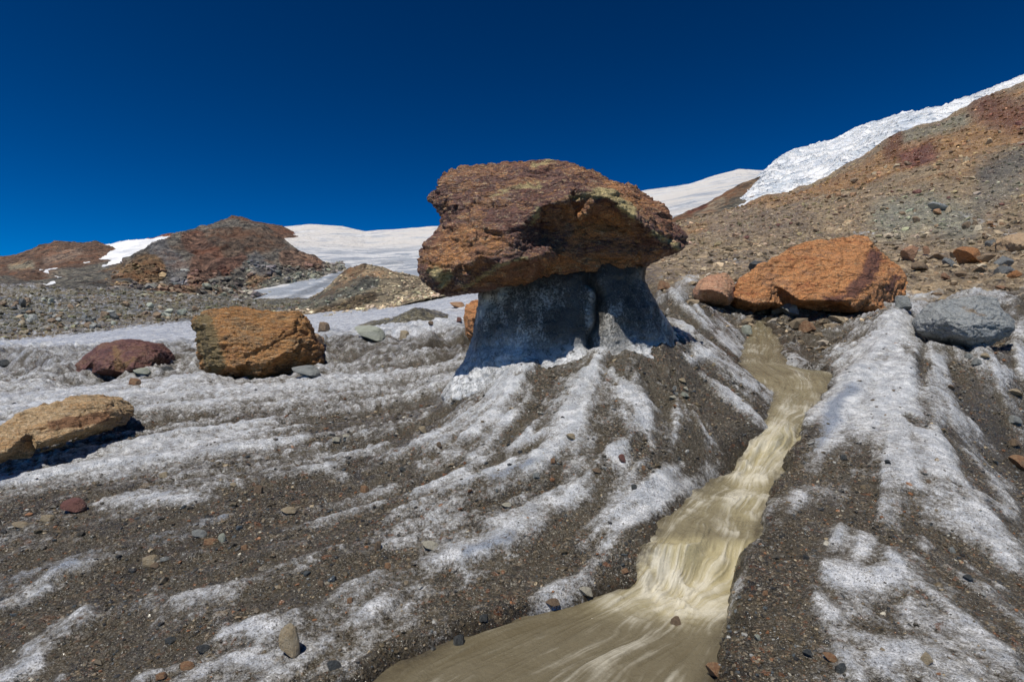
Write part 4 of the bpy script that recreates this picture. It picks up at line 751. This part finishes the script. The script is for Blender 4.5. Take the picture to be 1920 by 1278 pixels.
FG = [ # foot px, foot py, width, height, kind, label
 (541,1232,44,58,'tan','pale pointed flat stone lying alone near the bottom left centre',  ),
 (280,1060,34,22,'tan','rounded tan stone, largest of the pair on the dark grit at lower left'),
 (290,1066,18,12,'brown','small pinkish stone tucked under the rounded tan stone at lower left'),
 (307,1052,18,9,'grey','flat grey chip just right of the rounded tan stone pair'),
 (372,1008,30,11,'grey','thin grey flake, leftmost of the row of three stones on the mud'),
 (393,1020,30,10,'orange','flat orange-tan stone in the middle of the row of three'),
 (415,1016,16,17,'green','small upright pale stone at the right end of the row of three'),
 (457,1030,16,10,'orange','bright orange pebble beside the white ice patch right of the three-stone row'),
 (136,962,48,28,'maroon','dark red flat stone half sunk in ice at the left'),
 (88,976,28,12,'tan','tan chip lying below and left of the dark red flat stone'),
 (36,990,30,12,'tan','flat brown stone close to the left edge below the slab'),
 (306,896,20,13,'tan','small tan stone alone on the grey ice band right of the pale slab'),
 (540,964,30,14,'tan','wedge-shaped tan stone at the left tip of a white ice patch'),
 (630,830,20,7,'cream','thin cream flake, nearer of two on the mud left of the mound'),
 (648,822,14,6,'cream','tiny cream flake, farther of two on the mud left of the mound'),
 (483,925,20,18,'brown','brown stone standing among grit left of the middle'),
 (437,912,14,7,'tan','small tan pebble left of the brown standing stone'),
 (682,922,18,14,'orange','orange brown stone on the white patch left of the mound'),
 (805,1032,36,19,'cream','cream and greenish stone at the foot of the long ice patch'),
 (726,1064,14,11,'orange','bright orange pebble on speckled ice below the cream stone'),
 (949,953,20,11,'cream','oval cream stone on brown mud below the mound'),
 (1004,897,18,10,'grey','flat grey brown stone on mud below the mound front'),
 (1070,826,20,12,'tan','pale stone at the foot of the brightest ice stripe'),
 (1036,870,12,9,'orange','small orange stone at the lower front of the mound'),
 (792,812,16,14,'tan','tan stone left of the white flank of the mound'),
 (822,838,12,10,'brown','small brown stone just below the tan one left of the mound'),
 (1166,868,14,16,'maroon','reddish pale stone right of centre on the gravel of the mound'),
 (1206,880,10,8,'orange','tiny bright orange pebble high above the stream curve'),
 (1118,888,18,9,'brown','dark brown flat stone on gravel between mound and stream'),
 (1188,917,14,10,'dark','black stone on the gravel near the left bank of the stream'),
 (754,884,14,9,'dark','dark oval pebble on mud left of the mound'),
 (707,1030,18,16,'brown','brown stone left of the cream and greenish stone'),
 (1279,720,13,9,'tan','topmost tan stone of the pebble cluster on the mound'),
 (1264,733,13,8,'grey','grey oval stone at the left of the pebble cluster on the mound'),
 (1286,734,9,8,'cream','small pale stone at the right of the pebble cluster on the mound'),
 (1282,744,22,9,'green','widest greenish stone of the pebble cluster on the mound'),
 (1261,750,16,7,'cream','lowest cream flake of the pebble cluster on the mound'),
 (1268,741,9,6,'grey','tiny grey pebble in the middle of the cluster on the mound'),
 (1266,766,9,7,'orange','orange pebble below the pebble cluster on the mound'),
 (1338,686,10,6,'tan','small pale pebble near the right crest of the mound'),
 (1036,1155,30,14,'brown','dark wet rock at the edge of the brown pool, lower centre') ,
 (858,1240,28,20,'dark','dark angular rock standing in the pool at bottom centre'),
 (800,1240,20,10,'brown','brown pebble in shallow water at bottom left of the pool'),
 (1265,1205,30,26,'brown','brown rock breaking the water below the little fall'),
 (1098,1128,30,20,'cream','pale ice-crusted stone on the near left bank of the pool'),
 (1170,1075,18,10,'orange','small orange-white stone on the left bank by the fall'),
 (1340,1278,40,30,'orange','orange dotted stone at the right bank, bottom edge'),
 (1734,1242,30,20,'tan','pale yellow stone on grit at the bottom right'),
 (1555,1240,28,18,'orange','orange stone on dark grit at the bottom right'),
 (1575,1260,30,20,'dark','black rock beside the orange stone at the bottom right'),
 (1515,1232,24,16,'dark','black wet rock left of the orange stone at the bottom right'),
 (1434,1115,14,10,'orange','orange pebble on the right bank level with the fall'),
 (1420,1200,14,12,'green','pale quartz pebble on the right bank near the bottom'),
 (1783,1035,16,12,'grey','grey stone on grit, right of centre of the white ridge foot'),
 (1815,1090,18,12,'dark','dark blue grey rock at the right below the white ridge'),
 (1900,795,30,14,'grey','bluish grey oval stone in the gully at the far right'),
 (1905,745,30,13,'tan','flat cream stone by the right edge above the oval grey one'),
 (1900,838,26,14,'brown','brown stone by the right edge below the oval grey one'),
 (1908,878,34,26,'orange','salmon stone cut by the right edge in the gully'),
 (1815,672,20,9,'grey','flat grey flake just below the blue grey boulder'),
 (1848,676,20,10,'tan','tan chip just below right of the blue grey boulder'),
 (1830,685,22,10,'grey','second grey flake below the blue grey boulder, lower than the tan chip'),
 (1784,732,16,9,'brown','brown pebble on the right flank of the white ridge'),
 (1510,622,42,18,'orange','flat orange stone lying in front of the big wedge boulder'),
 (1570,606,34,13,'tan','pale flat stone on the ice rim right of the flat orange stone'),
 (1398,626,26,16,'green','pale yellowish stone at the head of the stream'),
 (1480,596,34,20,'grey','grey icy stone under the left part of the wedge boulder'),
 (1690,578,36,22,'grey','grey smooth stone wedged between the orange boulder and the white ridge'),
 (1422,518,40,26,'dark','dark grey rock behind the upper left edge of the wedge boulder'),
 (606,621,24,15,'brown','square brown block on the far ice right of the banded boulder'),
 (690,640,66,24,'green','broad flat tan and grey rock lying on the bumpy ice'),
 (757,634,22,16,'tan','tan rock right of the broad flat rock on the bumpy ice'),
 (808,613,12,8,'brown','little brown rock on the far ice left of the pedestal'),
 (860,604,12,8,'maroon','little reddish rock close left of the half hidden orange boulder'),
 (264,706,32,13,'green','pale greenish flat stone against the right end of the maroon boulder'),
 (252,720,24,12,'orange','orange stone in front of the maroon boulder'),
 (312,694,24,8,'dark','dark flat stone coloured as the shadow right of the maroon boulder'),  # dark colour stands in for the maroon boulder's shadow
 (8,688,18,12,'dark','small dark rock on the ice at the left picture edge'),
 (570,706,60,12,'grey','flat grey ice-coated stone under the right end of the banded boulder'),
 (1243,545,34,14,'orange','flat red-orange rock behind the icy hump right of the pedestal'),
 (855,578,34,12,'orange','low orange rocks on the ice left of the boulder foot'),
 (905,1166,22,14,'dark','dark wet pebble on the pool edge left of the fall'),
 (1330,1210,16,12,'dark','dark pebble beside the right bank of the pool'),
 (1740,905,12,7,'brown','brown pebble on the white ridge face'),
 (1665,870,14,9,'dark','dark pebble on the upper face of the white ridge'),
 (1580,862,16,9,'dark','black flat pebble at the top of the grit on the white ridge'),
 (350,1255,28,18,'orange','rust coloured stone among dark grit at the bottom left'),
 (300,1275,22,14,'orange','small rust pebble at the bottom edge on the left'),
 (380,1225,30,16,'dark','dark grey rock in the grit at the bottom left'),
 (318,1205,22,13,'dark','dark pebble left of the dark grey rock at the bottom left'),
 (625,1255,30,22,'dark','dark wet rock left of the pool at the bottom'),
 (655,1130,14,11,'orange','small orange pebble on brown gravel, lower centre left'),
 (600,1100,14,12,'brown','brown pebble on gravel above the small orange one'),
]
for k, r_ in enumerate(FG):
    px, py, wd, ht, kd, lb = r_
    zo = 0.
    if lb.startswith(('dark angular rock standing', 'brown rock breaking')): zo = .05
    nm = 'pebble' if wd < 22 else 'stone'
    stone(nm, lb, nm, px, py, wd, ht, SM[kd], 300+k*7, None, 3, .32, long_=.75, z_off=zo)
# rocks of the boulder field above the grey boulder
BR = {n_: m_ for n_, m_ in zip('tobgp', (M_tan, M_orange, SM['brown'], M_grey, M_pink))}
for k, (px, py, wd, ht, m_, lb) in enumerate([(1630,462,20,12,'t','small tan rock just above the top of the wedge boulder'),(1708,490,38,28,'p','reddish brown rock at the left end of the rock row'),(1727,508,38,17,'b','squat brown block with dark front in the rock row'),(1735,480,14,18,'p','upright pale pinkish rock in the rock row'),
  (1760,488,34,14,'b','flat dark brown rock in the middle of the rock row'),(1798,484,38,20,'t','tan topped rock behind the leaning rock of the row'),(1815,496,54,34,'o','leaning rusty rock, largest of the rock row'),(1782,502,28,18,'g','pale grey angular rock left of the leaning rusty rock'),(1848,492,32,16,'t','tan rock right of the leaning rusty rock'),
  (1858,464,20,14,'g','dark grey rock above the right end of the rock row'),(1872,470,28,14,'b','brown rock left of the block at the right edge'),(1882,500,34,20,'g','grey rock below the block at the right edge'),(1900,522,30,16,'o','ochre rounded rock near the right edge, below the rock row'),(1878,512,44,12,'g','long flat grey rock near the right edge'),
  (1876,542,20,9,'p','small pinkish stone on the grey gravel near the right edge'),(1892,546,16,7,'t','pale stone right of the small pinkish one'),(1774,526,18,12,'p','pinkish tan stone on the gravel below the rock row'),(1800,522,22,12,'t','tan flat stone on the gravel below the leaning rock'),(1838,512,24,12,'t','brown tan stone between the leaning rock and the long flat one'),
  (1756,428,10,8,'t','small yellowish rock alone on grey debris above the rock row'),(1862,428,10,5,'o','bright orange chip on the icy debris at the upper right'),(1762,396,40,8,'g','flat grey slab on the slope above the wedge boulder')]):
    stone('rock', lb, 'rock', px, py, wd, ht, BR[m_], 900+k*5, None, 3, .2, long_=.8)
# boulders strewn over the left moraine and the right slope
r2 = random.Random(11)
def strewn(nn, box, sizes, mats, label, group, test):
    c = 0; tr = 0
    while c < nn and tr < 4000:
        tr += 1; px = r2.uniform(box[0], box[2]); py = r2.uniform(box[1], box[3])
        if not test(px, py): continue
        s_ = sizes[0]*(sizes[1]/sizes[0])**(r2.random()**1.8)
        mt = mats[r2.randrange(len(mats))]; hue = mt.name.split('_')[0].replace('dark', 'dark grey'); fr = (py-box[1])/(box[3]-box[1])
        big = 'larger' if s_ > (sizes[0]*sizes[1])**.5 else 'small'
        where = ('high up on' if fr < .45 else 'half way down' if fr < .7 else 'at the foot of') if 'right' in group else ('at the top edge of' if fr < .35 else 'in the middle of' if fr < .6 else 'by the ice edge below')
        side = ('far left', 'left part', 'left of its middle', 'right of its middle', 'right part', 'far right')[min(5, int(6*(px-box[0])/(box[2]-box[0])))]
        stone('moraine_rock' if 'moraine' in group else 'slope_rock', f'{big} {hue} rock {where} the {label}, {side}', 'rock', px, py, s_, s_*r2.uniform(.45, .75), mt, r2.randrange(9999), group, 2, .3); c += 1
def inside(poly): return lambda x, y: poly_sd(np.array([float(x)]), np.array([float(y)]), poly)[0] < 0
strewn(90, (0, 545, 480, 640), (8, 22), [SM['brown'], SM['grey'], SM['green'], SM['dark'], SM['brown'], SM['tan'], SM['dark']], 'left moraine', 'rocks on the left moraine', inside([(0,560),(120,565),(400,585),(470,590),(360,600),(200,615),(0,632)]))
strewn(100, (1300, 200, 1920, 560), (7, 17), [SM['brown'], SM['tan'], SM['brown'], SM['maroon'], SM['orange'], SM['brown']], 'right debris slope', 'rocks on the right debris slope', inside([(1330,470),(1400,440),(1650,310),(1900,230),(1920,240),(1920,500),(1740,450),(1640,420),(1500,450),(1420,470)]))

# ------------------------------------------------------------------ uncountable gravel and rubble, each one joined mesh
def scatter(name, pts, sizes, cols, sub, seed, flat=.6, mat=None):
    r = np.random.default_rng(seed); nP = len(pts); v0, f0 = ICO[sub]; nv = len(v0)
    variants = [stone_shape(500+i, sub, 5)[0] for i in range(8)]
    vv = np.stack(variants)[r.integers(0, 8, nP)]
    a = r.uniform(0, 6.283, nP); b = r.normal(0, .35, nP); sx = sizes*r.uniform(.8, 1.35, nP); sy_ = sizes*r.uniform(.6, 1.0, nP); sz = sizes*r.uniform(.7, 1.2, nP)*flat
    x, y, z = vv[..., 0]*sx[:, None], vv[..., 1]*sy_[:, None], vv[..., 2]*sz[:, None]
    x, z = x*np.cos(b)[:, None]+z*np.sin(b)[:, None], -x*np.sin(b)[:, None]+z*np.cos(b)[:, None]
    x, y = x*np.cos(a)[:, None]-y*np.sin(a)[:, None], x*np.sin(a)[:, None]+y*np.cos(a)[:, None]
    V = np.stack([x+pts[:, 0:1], y+pts[:, 1:2], z+(pts[:, 2]+sz*.25)[:, None]], -1).reshape(-1, 3)
    Fc = (f0[None]+np.arange(nP)[:, None, None]*nv).reshape(-1, 3)
    o = mesh_np(name, V, Fc, mat, False, dict(col=np.repeat(cols, nv, 0))); return tag(o, kind='stuff')
tgm = NT('gravel_stones'); gc = tgm.attr('col', True); gc = tgm.mix(1., gc, tgm.ramp(tgm.noise(60, 4, .7), [(.3, (.65, .65, .65)), (.7, (1.35, 1.32, 1.28))]), 'MULTIPLY')
M_gravel = tgm.done(gc, tgm.mr(tgm.noise(9, 2), .4, .6, .12, .5), tgm.bump(tgm.noise(200, 4, .7), .003, .6), .5)
tgd = NT('dry_debris'); gd = tgd.mix(1., tgd.attr('col', True), tgd.ramp(tgd.noise(6, 5, .7), [(.3, (.65, .65, .65)), (.7, (1.3, 1.28, 1.25))]), 'MULTIPLY')
M_debris = tgd.done(gd, .85, tgd.bump(tgd.noise(12, 5, .7), .03, .7), .2)
PAL = np.array([(.04, .04, .038), (.07, .062, .048), (.11, .088, .055), (.15, .12, .08), (.20, .155, .10), (.22, .11, .055), (.32, .26, .17), (.30, .30, .28), (.06, .07, .075), (.45, .42, .34)])
PW = np.array([.17, .18, .18, .13, .08, .06, .05, .05, .08, .02]); PW /= PW.sum()
def pick(N, yr, sel, seed, pw=0.):
    """random ground points: u uniform, y log-uniform"""
    r = np.random.default_rng(seed); u = r.uniform(-1.1, 1.1, N); v = r.uniform(math.log(yr[0]), math.log(yr[1]), N)
    y = np.exp(v); i, d, z = samp(ice, u, v), samp(dW, u, v), samp(EG[0], u, v)*y+ZC
    pxx, pyy = CX+u*F, CY-(z-ZC)/y*F
    k = sel(r, u, y, i, d, pxx, pyy); return np.c_[u*y, y, z][k], r
def sel_grit(r, u, y, i, d, px, py):
    cl = .5+.5*fbm2(u*y*2.3, y*2.3, 3, 77)
    p = sstep(.62, .12, i)*(.25+1.5*cl*cl)+.03; return (r.random(len(u)) < p) & (d > .01)
pts, r = pick(62000, (1.25, 7.5), sel_grit, 5); sz = np.exp(r.normal(math.log(.0042), .45, len(pts)))*np.clip(pts[:, 1]/2.2, .8, 2.2); sz = np.clip(sz, .0018, .022)
scatter('gravel', pts, sz, PAL[r.choice(10, len(pts), p=PW)]*r.uniform(.7, 1.3, (len(pts), 1)), 1, 6, .6, M_gravel)
def sel_mid(r, u, y, i, d, px, py): return (px > 1240) & (i < .45) & (d > .02) & (r.random(len(u)) < .8)
pts, r = pick(9000, (6.5, 30), sel_mid, 8); sz = np.clip(np.exp(r.normal(math.log(.0035), .5, len(pts)))*pts[:, 1], .01, .22)
cc = np.stack([samp(dc[..., k], pts[:, 0]/pts[:, 1], np.log(pts[:, 1])) for k in range(3)], -1)
scatter('debris', pts, sz, (.35*(PAL*1.5+.02)[r.choice(10, len(pts), p=PW)]+.65*cc)*np.exp(r.normal(0, .3, (len(pts), 1))), 1, 9, .6, M_debris)
def sel_far(r, u, y, i, d, px, py): return (samp(dK, u, np.log(y)) > .5) & (i < .5) & (r.random(len(u)) < .9)
pts, r = pick(26000, (28, 118), sel_far, 10); sz = np.clip(np.exp(r.normal(math.log(.0017), .55, len(pts)))*pts[:, 1], .03, .38)
cc = np.stack([samp(dc[..., k], pts[:, 0]/pts[:, 1], np.log(pts[:, 1])) for k in range(3)], -1)
scatter('rubble', pts, sz, cc*np.exp(r.normal(0, .38, (len(pts), 1)))*r.uniform(.9, 1.1, (len(pts), 3)), 1, 12, .65, M_debris)

def scree(src, N, lo, hi, seed, cond=None):
    V, px, py, col = LV[src]; r = np.random.default_rng(seed); idx = np.arange(len(V)); 
    if cond is not None: idx = idx[cond(px, py)]
    k = r.choice(idx, N); p = V[k]+r.normal(0, .15, (N, 3))*np.array([1, 1, 0]); sz = lo*(hi/lo)**(r.random(N)**2.2)
    scatter('rubble', p, sz, col[k]*np.exp(r.normal(.1, .35, (N, 1)))*r.uniform(.92, 1.08, (N, 3)), 1, seed+1, .6, M_debris)
scree('moraine_ridge', 6000, .06, .32, 31)
scree('rocky_hill', 5000, .15, 1.3, 32, lambda x, y: y > 500)
